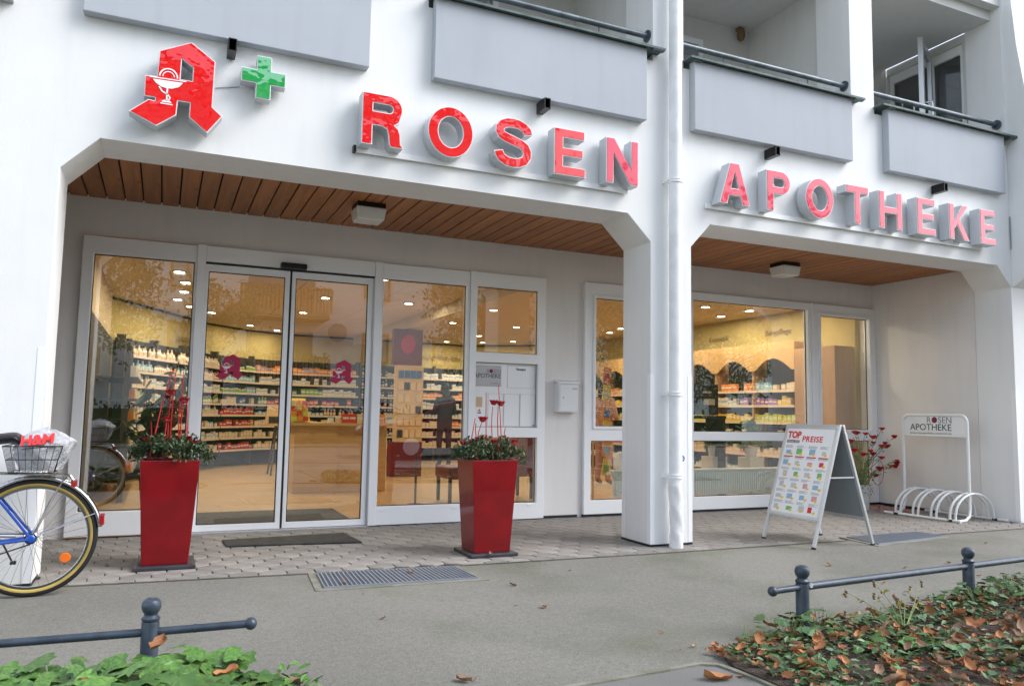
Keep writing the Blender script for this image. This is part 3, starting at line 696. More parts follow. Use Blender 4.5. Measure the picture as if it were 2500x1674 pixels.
def inset(loop, d):
    """offset a loop inwards by d using averaged normals (sign from area)"""
    n = len(loop); ar = sum(loop[i][0]*loop[(i+1) % n][1]-loop[(i+1) % n][0]*loop[i][1] for i in range(n)); sg = 1 if ar > 0 else -1
    out = []
    for i in range(n):
        p0 = Vector(loop[i-1]); p = Vector(loop[i]); p1 = Vector(loop[(i+1) % n]); e0 = (p-p0).normalized(); e1 = (p1-p).normalized()
        n0 = Vector((-e0.y, e0.x))*sg; n1 = Vector((-e1.y, e1.x))*sg; b = n0+n1
        k = 1/max(.35, (1+n0.dot(n1))) 
        out.append(tuple(p+b*k*d))
    return out
def channel(name, loops, yf, yb, parent, filmm, rim=.007):
    body = MB(); body.prism(loops, 'y', yf+.004, yb); o = body.build(name, 'sign_side', parent)
    rimm = MB(); rimm.prism(loops, 'y', yf, yf+.0035); rimm.build('trim', 'white_edge', o)
    ins = [inset(loops[0], rim)]+[inset(l, -rim) for l in loops[1:]]
    fm = MB(); fm.prism(ins, 'y', yf-.0045, yf-.0005); fm.build('face', filmm, o)
    return o
Zb, Hh = 3.088, .395
rs = thing('rosen_sign', 'red channel letters reading ROSEN on a white rail above the left arch', 'sign', (1.2, 0, 3.09))
for ch, x0, x1, s in [('R', .012, .330, .082), ('O', .523, .894, .084), ('S', 1.07, 1.42, .085), ('E', 1.610, 1.905, .084), ('N', 2.108, 2.428, .078)]:
    lp = [[(x0+p[0], Zb+p[1]) for p in l] for l in letter_loops(ch, x1-x0, Hh, s)]
    channel('letter', lp, -.15, -.03, rs, 'film_red' if ch != 'N' else 'film_sky_tint')
m = MB(); m.box(0, 2.40, -.03, -.012, 3.055, 3.10); m.build('mounting_rail', 'white_edge', rs)
m = MB(); m.box(-.02, 0, -.05, -.0, 3.05, 3.10); m.build('rail_end', 'black_metal', rs)
ap = thing('apotheke_sign', 'red channel letters with a pinkish sky tint reading APOTHEKE on a white rail above the right arch', 'sign', (5.2, 0, 3.07))
for ch, x0, x1, s in [('A', 3.305, 3.655, .084), ('P', 3.858, 4.146, .082), ('O', 4.341, 4.702, .084), ('T', 4.872, 5.176, .078), ('H', 5.325, 5.655, .078), ('E', 5.880, 6.155, .078), ('K', 6.370, 6.690, .078), ('E', 6.868, 7.125, .078)]:
    lp = [[(x0+p[0], 3.067+p[1]*.985) for p in l] for l in letter_loops(ch, x1-x0, Hh, s)]
    channel('letter', lp, -.15, -.03, ap, 'film_sky_tint')
m = MB(); m.box(3.25, 7.05, -.03, -.012, 3.035, 3.078); m.build('mounting_rail', 'white_edge', ap)
aa = thing('pharmacy_a_sign', 'large red Gothic A pharmacy sign with white chalice and snake', 'sign', (-1.2, 0, 3.0))
o = channel('sign_body', [AO, AH[::-1]], -.15, -.04, aa, 'film_red', .006)
flat(chalice(lambda p: p), -.157, -.155, 'chalice', 'white_edge', aa)
gc = thing('green_cross_sign', 'small green pharmacy cross sign beside the red A', 'sign', (-.69, 0, 3.45))
channel('sign_body', [[(-.738, 3.612), (-.638, 3.612), (-.638, 3.51), (-.538, 3.51), (-.538, 3.41), (-.638, 3.41), (-.638, 3.302), (-.74, 3.302), (-.74, 3.41), (-.84, 3.41), (-.84, 3.51), (-.738, 3.51)]], -.12, -.03, gc, 'film_green', .006)
m = MB(); m.tube([(-1.0, -.006, 3.365), (-.84, -.006, 3.405)], .003, 5); tag(m.build('cable', 'print_grey'), 'thin grey cable on the wall linking the red A to the green cross', 'cable')

# ceiling lamps under the arcade
for x, y, lab in [(.365, 1.03, 'white glass box ceiling lamp on the boards of the left arch'), (5.43, 1.28, 'white glass box ceiling lamp on the boards of the right arch')]:
    t = thing('ceiling_lamp', lab, 'ceiling lamp', (x, y, 2.948), 'arcade ceiling lamps'); del t['group']
    m = MB(); m.box(x-.125, x+.125, y-.115, y+.115, 2.905, 2.947); m.build('lamp_base', 'black_metal', t)
    m = MB(); a = .135; b = .118; c = .125; d = .108
    m.add([(x-a, y-c, 2.905), (x+a, y-c, 2.905), (x+a, y+c, 2.905), (x-a, y+c, 2.905), (x-b, y-d, 2.795), (x+b, y-d, 2.795), (x+b, y+d, 2.795), (x-b, y+d, 2.795)],
          [(3, 2, 1, 0), (4, 5, 6, 7), (0, 1, 5, 4), (1, 2, 6, 5), (2, 3, 7, 6), (3, 0, 4, 7)]); m.build('lamp_shade', 'lamp_glass', t, bevel=.012)

# mailbox
mbx = thing('mailbox', 'white metal letterbox on the wall between the windows', 'letterbox', (2.83, 1.91, 1.13))
m = MB(); m.box(2.705, 2.952, 1.815, 1.918, 1.145, 1.462); m.build('body', 'mail_white', mbx, bevel=.004)
m = MB(); m.prism([(1.80, 1.455), (1.918, 1.478), (1.918, 1.500), (1.80, 1.480)], 'x', 2.695, 2.962); m.build('lid', 'mail_white', mbx, bevel=.003)
m = MB(); m.box(2.72, 2.937, 1.809, 1.8145, 1.155, 1.44); m.build('door', 'mail_white', mbx, bevel=.002)
m = MB(); m.box(2.875, 2.93, 1.805, 1.8085, 1.395, 1.412); m.build('name_slot', 'paper_grey', mbx)
m = MB(); m.lathe([(.007, -.004), (.007, 0)], (2.762, 1.808, 1.305), 10, 'y'); m.build('lock', 'chrome', mbx)

# ================================================================== PLANTERS
LEAF = ([(0, 0, 0), (.22, .35, .05), (.16, .75, .03), (0, 1, -.05), (-.16, .75, .03), (-.22, .35, .05), (0, .5, -.03)], [(0, 1, 6), (1, 2, 6), (2, 3, 6), (3, 4, 6), (4, 5, 6), (5, 0, 6)])
def lobed(seed=0):
    rg = random.Random(seed); pts = []; N = 5
    ang = [-150, -105, -85, -60, -38, -18, 0, 18, 38, 60, 85, 105, 150]; rad = [.36, .56, .66, .56, .78, .64, .92, .64, .78, .56, .66, .56, .36] if seed < 2 else [.30, .52, .62, .46, .74, .52, .98, .52, .74, .46, .62, .52, .30]
    vs = [(0, .12, .02)]+[(math.sin(R(a))*r*.95, .30+math.cos(R(a))*r*.70, -.06*r*r+rg.uniform(-.03, .03)) for a, r in zip(ang, rad)]
    return vs, [(0, i, i+1) for i in range(1, 13)]+[(0, 13, 1)]
def rmat(loc, size, tilt=1., rz=None):
    return Matrix.Translation(loc) @ Matrix.Rotation(U(0, 6.283) if rz is None else rz, 4, 'Z') @ Matrix.Rotation(U(-tilt, tilt), 4, 'X') @ Matrix.Rotation(U(-tilt, tilt), 4, 'Y') @ Matrix.Diagonal((size, size, size, 1))
def rose(c, r, n=3):
    m = MB()
    for k in range(9):
        a = k*2.4+c[0]*50; t = .35+.5*(k % 3)/2; v = Vector((math.cos(a)*r*t, math.sin(a)*r*t, r*(.15-.25*t)))
        m.inst([(-.5, -.1, 0), (.5, -.1, 0), (.62, .5, .22), (0, .95, .34), (-.62, .5, .22)], [(0, 1, 2, 3, 4)], Matrix.Translation(Vector(c)+v) @ Matrix.Rotation(a-math.pi/2, 4, 'Z') @ Matrix.Rotation(.55, 4, 'X') @ Matrix.Scale(r*1.0, 4))
    r = r*.78
    for k in range(n):
        rr = r*(1-.28*k); prof = [(rr*.25, -rr*.7), (rr*.8, -rr*.45), (rr*1.0, rr*.05), (rr*.86, rr*.45+.1*k*r), (rr*.78, rr*.35+.1*k*r), (rr*.6, -rr*.2)]
        n_ = 12; vs = []; fs = []
        for i, (q, h) in enumerate(prof):
            for j in range(n_):
                a = 2*math.pi*j/n_+k*.5; w__ = 1+.16*math.sin(a*3+k*2+i*.6); vs.append((c[0]+q*w__*math.cos(a), c[1]+q*w__*math.sin(a), c[2]+h*(1+.2*math.sin(a*3+1+k))))
        for i in range(len(prof)-1):
            for j in range(n_): fs.append((i*n_+j, i*n_+(j+1) % n_, (i+1)*n_+(j+1) % n_, (i+1)*n_+j))
        m.add(vs, fs)
    m.open = True; return m
def planter(label, x0, x1, y0, sticks, roses, rot=0, seed=1, dark=True):
    random.seed(seed)
    w = x1-x0; cx = (x0+x1)/2; dpt = .36; cy = y0+dpt/2
    T = thing('planter', label, 'planter', (cx, cy, 0)); bt = .300/2; tp = w/2; H0, H1 = .032, .752
    bz = MB(); a, b = tp, bt; c, d = dpt/2, dpt/2*.80
    m = MB(); vs = [(cx-b, cy-d, H0), (cx+b, cy-d, H0), (cx+b, cy+d, H0), (cx-b, cy+d, H0), (cx-a, cy-c, H1), (cx+a, cy-c, H1), (cx+a, cy+c, H1), (cx-a, cy+c, H1)]
    e = .018; vs += [(cx-a+e, cy-c+e, H1), (cx+a-e, cy-c+e, H1), (cx+a-e, cy+c-e, H1), (cx-a+e, cy+c-e, H1), (cx-a+e*1.2, cy-c+e*1.2, H1-.06), (cx+a-e*1.2, cy-c+e*1.2, H1-.06), (cx+a-e*1.2, cy+c-e*1.2, H1-.06), (cx-a+e*1.2, cy+c-e*1.2, H1-.06)]
    fs = [(3, 2, 1, 0)]+[(i, (i+1) % 4, 4+(i+1) % 4, 4+i) for i in range(4)]+[(4+i, 4+(i+1) % 4, 8+(i+1) % 4, 8+i) for i in range(4)]+[(8+i, 8+(i+1) % 4, 12+(i+1) % 4, 12+i) for i in range(4)]
    m.add(vs, fs); m.build('pot', 'planter_red', T, bevel=.004)
    m = MB(); m.box(cx-a+e*1.3, cx+a-e*1.3, cy-c+e*1.3, cy+c-e*1.3, H1-.07, H1-.03); m.build('soil', 'soil', T)
    m = MB(); m.box(cx-.20, cx+.20, cy-.20, cy+.20, 0.004, .031); m.build('base_plate', 'slate_plate', T, bevel=.006)
    fol = MB(); fol.open = True
    cl = [(cx+U(-a, a)*1.0, cy+U(-c, c), H1+U(.02, .14), U(.05, .10)) for _ in range(42)]+[(cx+s*(a+U(0, .07)), cy+U(-c, c)*.8, H1+U(-.01, .08), .05) for s in (-1, 1) for _ in range(5)]
    for (px, py, pz, pr) in cl:
        for _ in range(46):
            v = Vector((random.gauss(0, 1), random.gauss(0, 1), random.gauss(0, 1))).normalized()*pr*U(.3, 1)
            fol.cur = 1 if random.random() < .14 else 0
            fol.inst(*LEAF, rmat((px+v.x, py+v.y, pz+v.z*.75), U(.022, .040), 1.2))
    fol.build('foliage', ['leaf_dark', 'leaf_bush'], T)
    st = MB()
    for (xa, za, xb, zb) in sticks: st.tube([(xb, cy+U(-.1, .05), zb-.12), ((xa+xb)/2+U(-.004, .004), cy+U(-.04, .04), (za+zb)/2), (xa, cy+U(-.03, .03), za)], [.0045, .0038, .0028], 6)
    st.build('stick', 'stick_red', T, smooth=40)
    for (x, z, r, mt) in roses: rose((x, cy-.03, z), r).build('rose', mt, T, smooth=50)
    return T
planter('left tapered dark-red planter with thin red sticks in front of the sliding doors', -1.343, -.956, .28,
        [(-1.164, 1.391, -1.283, .90), (-1.15, 1.36, -1.161, .90), (-1.095, 1.382, -1.087, .9), (-1.053, .982, -1.04, .84), (-1.08, 1.17, -1.10, .85), (-1.171, 1.22, -1.175, .82), (-1.187, 1.03, -1.20, .8), (-1.29, 1.02, -1.28, .86), (-1.06, 1.2, -1.03, .8), (-1.11, 1.2, -1.1, .8)],
        [(-1.171, 1.228, .030, 'rose_red'), (-1.079, 1.17, .032, 'rose_red'), (-1.187, 1.03, .027, 'rose_red'), (-1.30, .885, .028, 'rose_red'), (-1.21, .90, .026, 'rose_bright'), (-1.04, .90, .026, 'rose_red'), (-1.10, .905, .022, 'rose_red'), (-1.00, .87, .022, 'rose_red')], seed=3)
planter('right tapered dark-red planter with artificial red roses in front of the notice board', 1.012, 1.399, -.0,
        [(1.186, 1.29, 1.195, .90), (1.304, 1.352, 1.326, .92), (1.241, 1.175, 1.247, .88), (1.30, 1.18, 1.295, .92), (1.084, 1.077, 1.04, .90), (1.092, 1.039, 1.10, .92), (1.364, 1.003, 1.373, .92), (1.146, 1.06, 1.10, .88)],
        [(1.241, 1.205, .032, 'rose_red'), (1.304, 1.197, .031, 'rose_red'), (1.146, 1.068, .033, 'rose_red'), (1.156, .925, .027, 'rose_red'), (1.247, .889, .026, 'rose_bright'), (.985, .88, .028, 'rose_red'), (1.43, .885, .03, 'rose_bright'), (1.37, .90, .024, 'rose_red'), (1.10, .895, .022, 'rose_red')], seed=5)

# white pot with tall red-flowered stems in the corner
random.seed(11)
pf = thing('potted_rose_bush', 'white pot of leggy red-flowered stems in the arcade corner beside the bicycle rack', 'potted plant', (6.82, 1.5, 0))
m = MB(); m.lathe([(.085, .002), (.092, .02), (.128, .31), (.132, .315), (.122, .315), (.115, .27)], (6.82, 1.5, 0), 28); m.build('pot', 'terracotta_white', pf, smooth=40)
m = MB(); m.lathe([(.002, .26), (.114, .27)], (6.82, 1.5, 0), 16); m.build('soil', 'soil', pf)
FL = [(6.493, .964), (6.66, .953), (6.714, .959), (7.123, 1.008), (7.001, .941), (7.0, .902), (7.348, .91), (6.943, .834), (6.683, .85), (6.603, .817), (7.207, .784), (7.283, .824), (7.291, .784), (6.885, .733), (6.791, .688), (6.956, .694), (7.029, .693), (7.055, .648), (6.581, .676), (6.614, .6), (7.453, .598), (7.361, .573), (7.356, .533), (7.427, .526), (7.063, .511), (7.047, .423), (6.825, .276), (6.70, .55), (6.64, .74)]
st = MB(); lf = MB(); lf.open = True; heads = []
for x, z in FL:
    yy = 1.45+U(-.12, .12); mx_ = 6.82+(x-6.82)*.35
    pts = [(6.82+U(-.05, .05), 1.5+U(-.04, .04), .26), (mx_, (1.5+yy)/2, .26+(z-.26)*.5+.05), (6.82+(x-6.82)*.8, yy, .26+(z-.26)*.88+.02), (x, yy, z)]
    st.tube(pts, [.005, .004, .003, .002], 5); heads.append((x, yy, z))
    for _ in range(11):
        k = U(.1, 1); a = Vector(pts[1]).lerp(Vector(pts[3]), k); lf.inst(*LEAF, rmat(a+Vector((U(-.03, .03), U(-.03, .03), U(-.02, .03))), U(.02, .035), 1.2))
for _ in range(260):
    a = U(0, 6.28); r = U(.02, .16); lf.inst(*LEAF, rmat((6.79+r*math.cos(a), 1.46+r*math.sin(a), U(.20, .50)), U(.02, .04), 1.3))
st.build('stem', 'stem_green', pf); lf.build('foliage', 'leaf_bush', pf)
for i, h in enumerate(heads):
    rose(h, U(.026, .040)).build('flower', 'rose_bright' if i % 3 else 'rose_red', pf, smooth=50)
m = MB(); m.tube([(7.12+.12*math.cos(a)*.9-.09, 1.42, .47+.16*math.sin(a)) for a in [2*math.pi*i/20 for i in range(20)]], .0035, 5, closed=True); m.build('wire_ring', 'stick_red', pf)
pt = MB(); pt.open = True
for _ in range(330):
    x = 6.95+abs(random.gauss(0, .30)); y = U(1.05, 1.85)
    if x < 7.55: pt.inst(*LEAF, rmat((x, y, .010), U(.02, .035), .25))
stuff(tag(pt.build('fallen_petals', 'rose_bright'), 'scatter of fallen red petals on the paving behind the bicycle rack', 'petals'))

# ================================================================== A-FRAME BOARD
sb = thing('sandwich_board', 'silver-framed pavement A-board with a TOP PREISE price poster', 'sandwich board', (4.3, -.25, 0))
YA, YC = .065, -.545
def apt(x_side, t, y, off=0.):
    """point on the inclined panel; t 0 foot .. 1 ridge; x_side -1 left panel, +1 right panel"""
    xf = 3.965 if x_side < 0 else 4.672; xr = 4.300 if x_side < 0 else 4.335
    d = Vector((xr-xf, 0, 1.065)).normalized(); n = Vector((-d.z, 0, d.x)) if x_side < 0 else Vector((d.z, 0, -d.x))
    return Vector((xf+(xr-xf)*t, y, .004+1.065*t))+n*off
def slab(mb, sd, t0, t1, ya, yb, o0, o1):
    vs = [apt(sd, t, y, o) for o in (o0, o1) for t, y in ((t0, ya), (t0, yb), (t1, yb), (t1, ya))]
    mb.add(vs, [(0, 1, 2, 3), (7, 6, 5, 4), (0, 4, 5, 1), (1, 5, 6, 2), (2, 6, 7, 3), (3, 7, 4, 0)])
for sd, nm in ((-1, 'front_leg_frame'), (1, 'rear_leg_frame')):
    f = MB()
    for y in (YA, YC): slab(f, sd, 0, 1, y-.014, y+.014, -.012, .012)
    slab(f, sd, .205, .235, YC+.0145, YA-.0145, -.012, .012); slab(f, sd, .965, 1.0, YC+.0145, YA-.0145, -.012, .012)
    fr = f.build('leg_frame', 'alu', sb, bevel=.003)
    f = MB()
    if sd < 0: slab(f, sd, .222, .985, YC+.008, YA-.008, -.013, -.0125+.02); p_ = None
    slab(f, sd, .236, .964, YC+.015, YA-.015, -.010, .004); f.build('panel', 'board_back', sb)
    for y in (YA, YC):
        c = MB(); slab(c, sd, -.003, .012, y-.015, y+.015, -.013, .013); c.build('foot_cap', 'black_metal', fr)
for y in (YC, YA):
    f = MB(); f.box(4.16, 4.46, y-.004, y+.004, .60, .612); f.build('brace', 'alu', sb)
f = MB(); slab(f, -1, .235, .962, YC+.018, YA-.018, .0125, .0150); poster = f.build('poster', 'paper', sb)
f = MB()
for (t0, t1, ya, yb) in [(.215, .240, YC-.012, YA+.012), (.957, .985, YC-.012, YA+.012), (.241, .956, YC-.012, YC+.018), (.241, .956, YA-.018, YA+.012)]: slab(f, -1, t0, t1, ya, yb, .0125, .022)
f.build('snap_frame', 'alu', sb, bevel=.003)
d = (apt(-1, 1, 0)-apt(-1, 0, 0)).normalized(); nrm = Vector((-d.z, 0, d.x))
FM = Matrix(((0, d.x, nrm.x), (-1, 0, 0), (0, d.z, nrm.z)))
def pos(t, y): return apt(-1, t, y, .0160)
text('lettering', 'TOP', .088, pos(.875, YA-.035), 'print_red', poster, face=FM, bold=.004, sx=.95)
text('lettering', 'PREISE', .076, pos(.846, YA-.222), 'print_red', poster, face=FM, bold=.0016, sx=1.08, spacing=1.08)
def pslab(t0, t1, ya, yb, mat, name='print'):
    q = MB(); slab(q, -1, t0, t1, ya, yb, .0152, .0158); q.build(name, mat, poster)
pslab(.832, .856, YA-.195, YA-.035, 'print_blue'); text('lettering', 'Oktober 2012', .026, pos(.836, YA-.04), 'print_yellow', poster, face=FM, bold=.0006)
random.seed(21)
M('p_pink', (.62, .30, .34), .5); M('p_green', (.16, .42, .14), .5); M('p_cyan', (.25, .42, .55), .5); M('p_purple', (.30, .22, .45), .5)
for r_ in range(6):
    for c_ in range(4):
        y0 = YA-.03-c_*.142; t0 = .255+r_*.094
        pc_ = random.choice(['p_pink', 'p_cyan', 'paper_grey', 'p_green', 'p_purple', 'print_red', 'paper_grey', 'p_cyan'])
        a = U(.008, .04); pslab(t0+.010, t0+.010+U(.032, .052), y0-a-U(.045, .07), y0-a, pc_); pslab(t0+.016, t0+.016+U(.012, .024), y0-a-.035, y0-a-.012, random.choice(['paper', 'p_pink', 'p_green', 'p_cyan'])) if False else None
        for k in range(4): pslab(t0+.082-k*.006, t0+.0845-k*.006, y0-U(.07, .125), y0-.006, 'print_grey')
        if r_ in (4,): pslab(t0+.078, t0+.088, y0-.12, y0-.008, 'print_red')
        e = MB(); yy = y0-U(.07, .10); tt = t0+.012; vs = [apt(-1, tt+.011*math.sin(6.283*i/12), yy+.019*math.cos(6.283*i/12), .0163) for i in range(12)]; e.add(vs, [tuple(range(12))]); e.open = True; e.build('print', 'print_yellow', poster)

# ================================================================== BIKE RACK
rk = thing('bicycle_rack', 'white tubular bicycle rack with pharmacy sign on a hoop frame', 'bicycle rack', (7.15, .7, 0))
def rp(x, y, z): return (x, y, z)
m = MB(); m.tube([(6.83, 1.16, .018), (6.885, .21, .018)], .0165, 10); m.tube([(7.50, 1.13, .018), (7.53, .10, .018)], .0165, 10); m.build('base_rail', 'rack_white', rk, smooth=40)
for i in range(4):
    for s in (0, 1):
        y = 1.02-i*.225-s*.066; xa = 6.845+(1.16-y)*.055; xb = 7.50+(1.13-y)*.02; n_ = 16
        pts = [(xa, y, .02)]+[((xa+xb)/2-(xb-xa)/2*math.cos(math.pi*k/n_), y-.02*k/n_, .06+.25*math.sin(math.pi*k/n_)) for k in range(n_+1)]+[(xb, y-.02, .02)]
        h = MB(); h.tube(pts, .0135, 8); h.build('hoop', 'rack_white', rk, smooth=50)
m = MB(); X = 7.15; ya, yb, zt = 1.127, .285, 1.190
pts = [(6.95, 1.10, .018), (7.03, 1.11, .02), (7.12, ya, .06), (X, ya, .14), (X, ya, zt-.09)]+[(X, ya-.08+.08*math.cos(R(a)), zt-.08+.08*math.sin(R(a))) for a in (20, 45, 70, 90)]+[(X, yb+.08-.08*math.cos(R(a)), zt-.08+.08*math.sin(R(a))) for a in (90, 70, 45, 20)]+[(X, yb, zt-.09), (X, yb, .14), (7.12, yb-.01, .06), (7.03, yb-.03, .02), (6.90, yb-.04, .018)]
m.tube(pts, .0165, 10); m.build('sign_frame', 'rack_white', rk, smooth=50)
m = MB(); m.tube([(X, ya, .945), (X, yb, .945)], .010, 8); m.build('crossbar', 'rack_white', rk, smooth=50)
m = MB(); m.prism([(ya-.018, .955), (yb+.018, .955), (yb+.018, zt-.08), (yb+.075, zt-.018), (ya-.075, zt-.018), (ya-.018, zt-.08)], 'x', X-.002, X+.004); sp = m.build('sign_plate', 'frame_white', rk)
text('lettering', 'APOTHEKE', .110, (X-.004, .985+.04, 1.010), 'print_dark', sp, face='-x', sx=1.0)
text('lettering', 'R', .105, (X-.004, .80, 1.098), 'print_grey', sp, face='-x', sx=.95); text('lettering', 'SEN', .105, (X-.004, .650, 1.098), 'print_grey', sp, face='-x', sx=1.0)
m = MB()
for k, rr in enumerate((.036, .026, .016, .007)): m.lathe([(rr, -.0045-.0006*k), (rr, -.004-.0006*k)], (X, .695, 1.133), 18, 'x'); m.cur = 0 if k % 2 else 1
m.build('rose_mark', ['rose_mark', 'rose_mark'], sp)
text('lettering', 'www.rosenapotheke-rosenheim.de', .038, (X-.004, 1.03, .965), 'print_grey', sp, face='-x', sx=1.02)
for x, y in [(6.84, 1.00), (6.88, .33), (7.505, 1.0), (7.525, .25)]:
    m = MB(); m.box(x-.018, x+.018, y-.03, y+.03, .003, .03); m.build('rubber_foot', 'rubber', rk)

# grates, mats
def grate(label, quad, nb, frame=True):
    (ax, ay), (bx, by), (cx, cy), (dx, dy) = quad      # back-left, back-right, front-right, front-left
    T = thing('light_well_grate', label, 'grate', ((ax+cx)/2, (ay+cy)/2, 0))
    def P(u, v, z): 
        x = (ax*(1-u)+bx*u)*(1-v)+(dx*(1-u)+cx*u)*v; y = (ay*(1-u)+by*u)*(1-v)+(dy*(1-u)+cy*u)*v; return (x, y, z)
    def q(mb, u0, u1, v0, v1, z0, z1):
        vs = [P(u, v, z) for z in (z0, z1) for u, v in ((u0, v0), (u1, v0), (u1, v1), (u0, v1))]
        mb.add(vs, [(3, 2, 1, 0), (4, 5, 6, 7), (0, 1, 5, 4), (1, 2, 6, 5), (2, 3, 7, 6), (3, 0, 4, 7)])
    m = MB(); q(m, -.055, 1.055, -.10, -.0, -.02, .006); q(m, -.055, 1.055, 1.0, 1.10, -.02, .006); q(m, -.055, 0, 0.001, .999, -.02, .006); q(m, 1, 1.055, .001, .999, -.02, .006); m.build('concrete_frame', 'concrete_edge', T)
    m = MB(); q(m, .002, .998, .002, .998, .0035, .0055); m.build('pit', 'pit', T)
    m = MB(); q(m, 0, 1, 0, .018, .006, .016); q(m, 0, 1, .982, 1, .006, .016); q(m, 0, .007, .018, .982, .006, .016); q(m, .993, 1, .018, .982, .006, .016); m.build('grate_rim', 'grate', T)
    m = MB()
    for i in range(1, nb): u = i/nb; q(m, u-.0042, u+.0042, .018, .982, .0065, .0155)
    stuff(m.build('grate_bars', 'grate', T))
    m = MB()
    for i in range(1, 14): v = i/14; q(m, .007, .993, v-.004, v+.004, .010, .0135)
    stuff(m.build('grate_cross_bars', 'grate', T))
grate('wide steel light-well grate set in the asphalt before the doors', [(-.20, -.20), (.77, -.285), (.79, -.715), (-.235, -.665)], 34)
grate('smaller steel light-well grate by the feet of the A-board', [(4.77, -.16), (5.74, -.13), (5.80, -.44), (4.72, -.57)], 46)
m = MB(); m.prism([(-.69, 1.09), (.39, .95), (.35, 1.50), (-.70, 1.41)], 'z', .004, .016); tag(m.build('doormat', 'rubber_mat', bevel=.004), 'thin black rubber doormat on the paving outside the sliding doors', 'doormat')

# ================================================================== BICYCLE
bk = thing('bicycle', 'blue bicycle with wire basket and chrome mudguards leaning space by the left pillar', 'bicycle', (-1.88, -.28, 0)); bk['label'] = 'blue bicycle with chrome mudguard and rear wire basket beside the left pillar'
YK = -.28
def wheel(hx, hz=.343, R0=.322):
    cp = lambda r, n=64, dy=0: [(hx+r*math.cos(2*math.pi*i/n), YK+dy, hz+r*math.sin(2*math.pi*i/n)) for i in range(n)]
    t = MB(); t.tube(cp(R0), .0205, 10, closed=True); W_ = t.build('wheel', 'rubber', bk, smooth=60)
    s = MB(); s.tube(cp(R0-.009), .0195, 10, closed=True)
    s.build('tyre_sidewall', 'tan_wall', W_, smooth=60)
    r = MB(); r.lathe([(R0-.020, -.013), (R0-.036, -.011), (R0-.040, 0), (R0-.036, .011), (R0-.020, .013)], (hx, YK, hz), 64, 'y'); 
    r.f = [f for f in r.f if len(f) < 10]; r.m = r.m[:len(r.f)]; r.open = True; r.build('rim', 'chrome', W_, smooth=60)
    sp = MB()
    for i in range(36):
        a = 2*math.pi*i/36; sg = 1 if i % 2 else -1; b = a+(.9 if (i//2) % 2 else -.9)
        sp.tube([(hx+.024*math.cos(b), YK+sg*.028, hz+.024*math.sin(b)), (hx+(R0-.036)*math.cos(a), YK, hz+(R0-.036)*math.sin(a))], .0013, 4)
    sp.build('spokes', 'chrome', W_)
    h = MB(); h.lathe([(.008, -.055), (.024, -.034), (.024, -.028), (.014, -.022), (.014, .022), (.024, .028), (.024, .034), (.008, .055)], (hx, YK, hz), 18, 'y'); h.build('hub', 'chrome', W_, smooth=40)
    return W_
rear = wheel(-1.880); front = wheel(-2.97)
m = MB(); m.lathe([(.026, -.008), (.030, 0), (.026, .008)], (-1.880+.175, YK-.012, .343-.125), 18, 'y'); m.build('spoke_reflector', 'reflector_orange', rear)
# mudguard
for hx, a0, a1 in ((-1.880, 8, 175), (-2.97, 10, 165)):
    vs = []; fs = []; n_ = 40
    for i in range(n_+1):
        a = R(a0+(a1-a0)*i/n_)
        for k, (dy, dr) in enumerate([(-.026, -.012), (-.020, .004), (0, .010), (.020, .004), (.026, -.012)]):
            r = .356+dr; vs.append((hx+r*math.cos(a), YK+dy, .343+r*math.sin(a)))
    for i in range(n_):
        for k in range(4): fs.append((i*5+k, i*5+k+1, (i+1)*5+k+1, (i+1)*5+k))
    m = MB(); m.add(vs, fs); m.open = True; o = m.build('mudguard', 'chrome', bk, smooth=60); so_ = o.modifiers.new('s', 'SOLIDIFY'); so_.thickness = .0015
m = MB()
for s in (-1, 1): m.tube([(-1.88, YK+s*.055, .345), (-1.56, YK+s*.027, .475)], .003, 5); m.tube([(-1.88, YK+s*.055, .35), (-1.80, YK+s*.06, .55), (-1.725, YK+s*.05, .705)], .004, 5)
m.build('mudguard_stay', 'chrome', bk)
m = MB(); P_ = {'bb': (-2.315, YK, .29), 'st': (-2.16, YK, .74), 'ht': (-2.80, YK, .80), 'hb': (-2.84, YK, .66)}
m.tube([P_['bb'], P_['st']], .0145, 10); m.tube([P_['hb'], P_['bb']], .016, 10); m.tube([(-2.80, YK, .80), (-2.20, YK, .62)], .014, 10); m.tube([(-2.785, YK, .84), (-2.85, YK, .62)], .018, 10)
for s in (-1, 1):
    m.tube([(-1.885, YK+s*.058, .345), (-2.05, YK+s*.045, .56), (-2.165, YK+s*.018, .72)], .008, 8); m.tube([(-1.885, YK+s*.058, .340), (-2.30, YK+s*.035, .292)], .009, 8)
    m.tube([(-2.97, YK+s*.05, .343), (-2.88, YK+s*.04, .56), (-2.85, YK, .63)], [.008, .012, .014], 8)
m.ball((-1.885, YK-.058, .343), .026, .008, .026); m.build('frame', 'bike_blue', bk, smooth=40)
m = MB(); m.tube([(-2.165, YK, .74), (-2.125, YK, .875)], .013, 8); m.tube([(-2.785, YK, .84), (-2.77, YK, .95)], .012, 8); m.tube([(-2.66, YK-.28, .98), (-2.76, YK-.2, 1.0), (-2.80, YK, .96), (-2.76, YK+.2, 1.0), (-2.66, YK+.28, .98)], .011, 8); m.build('seat_post', 'chrome', bk, smooth=40)
sd_ = MB(); vs = []; fs = []
prof = [(-2.31, .02, .93), (-2.25, .03, .945), (-2.16, .045, .945), (-2.08, .075, .95), (-2.02, .10, .962), (-1.985, .105, .955), (-1.962, .085, .925)]
for x, hw, z in prof:
    for j in range(12):
        a = 2*math.pi*j/12; vs.append((x, YK+hw*math.cos(a), z-.028+.030*math.sin(a)*(1 if math.sin(a) > 0 else 1.3)))
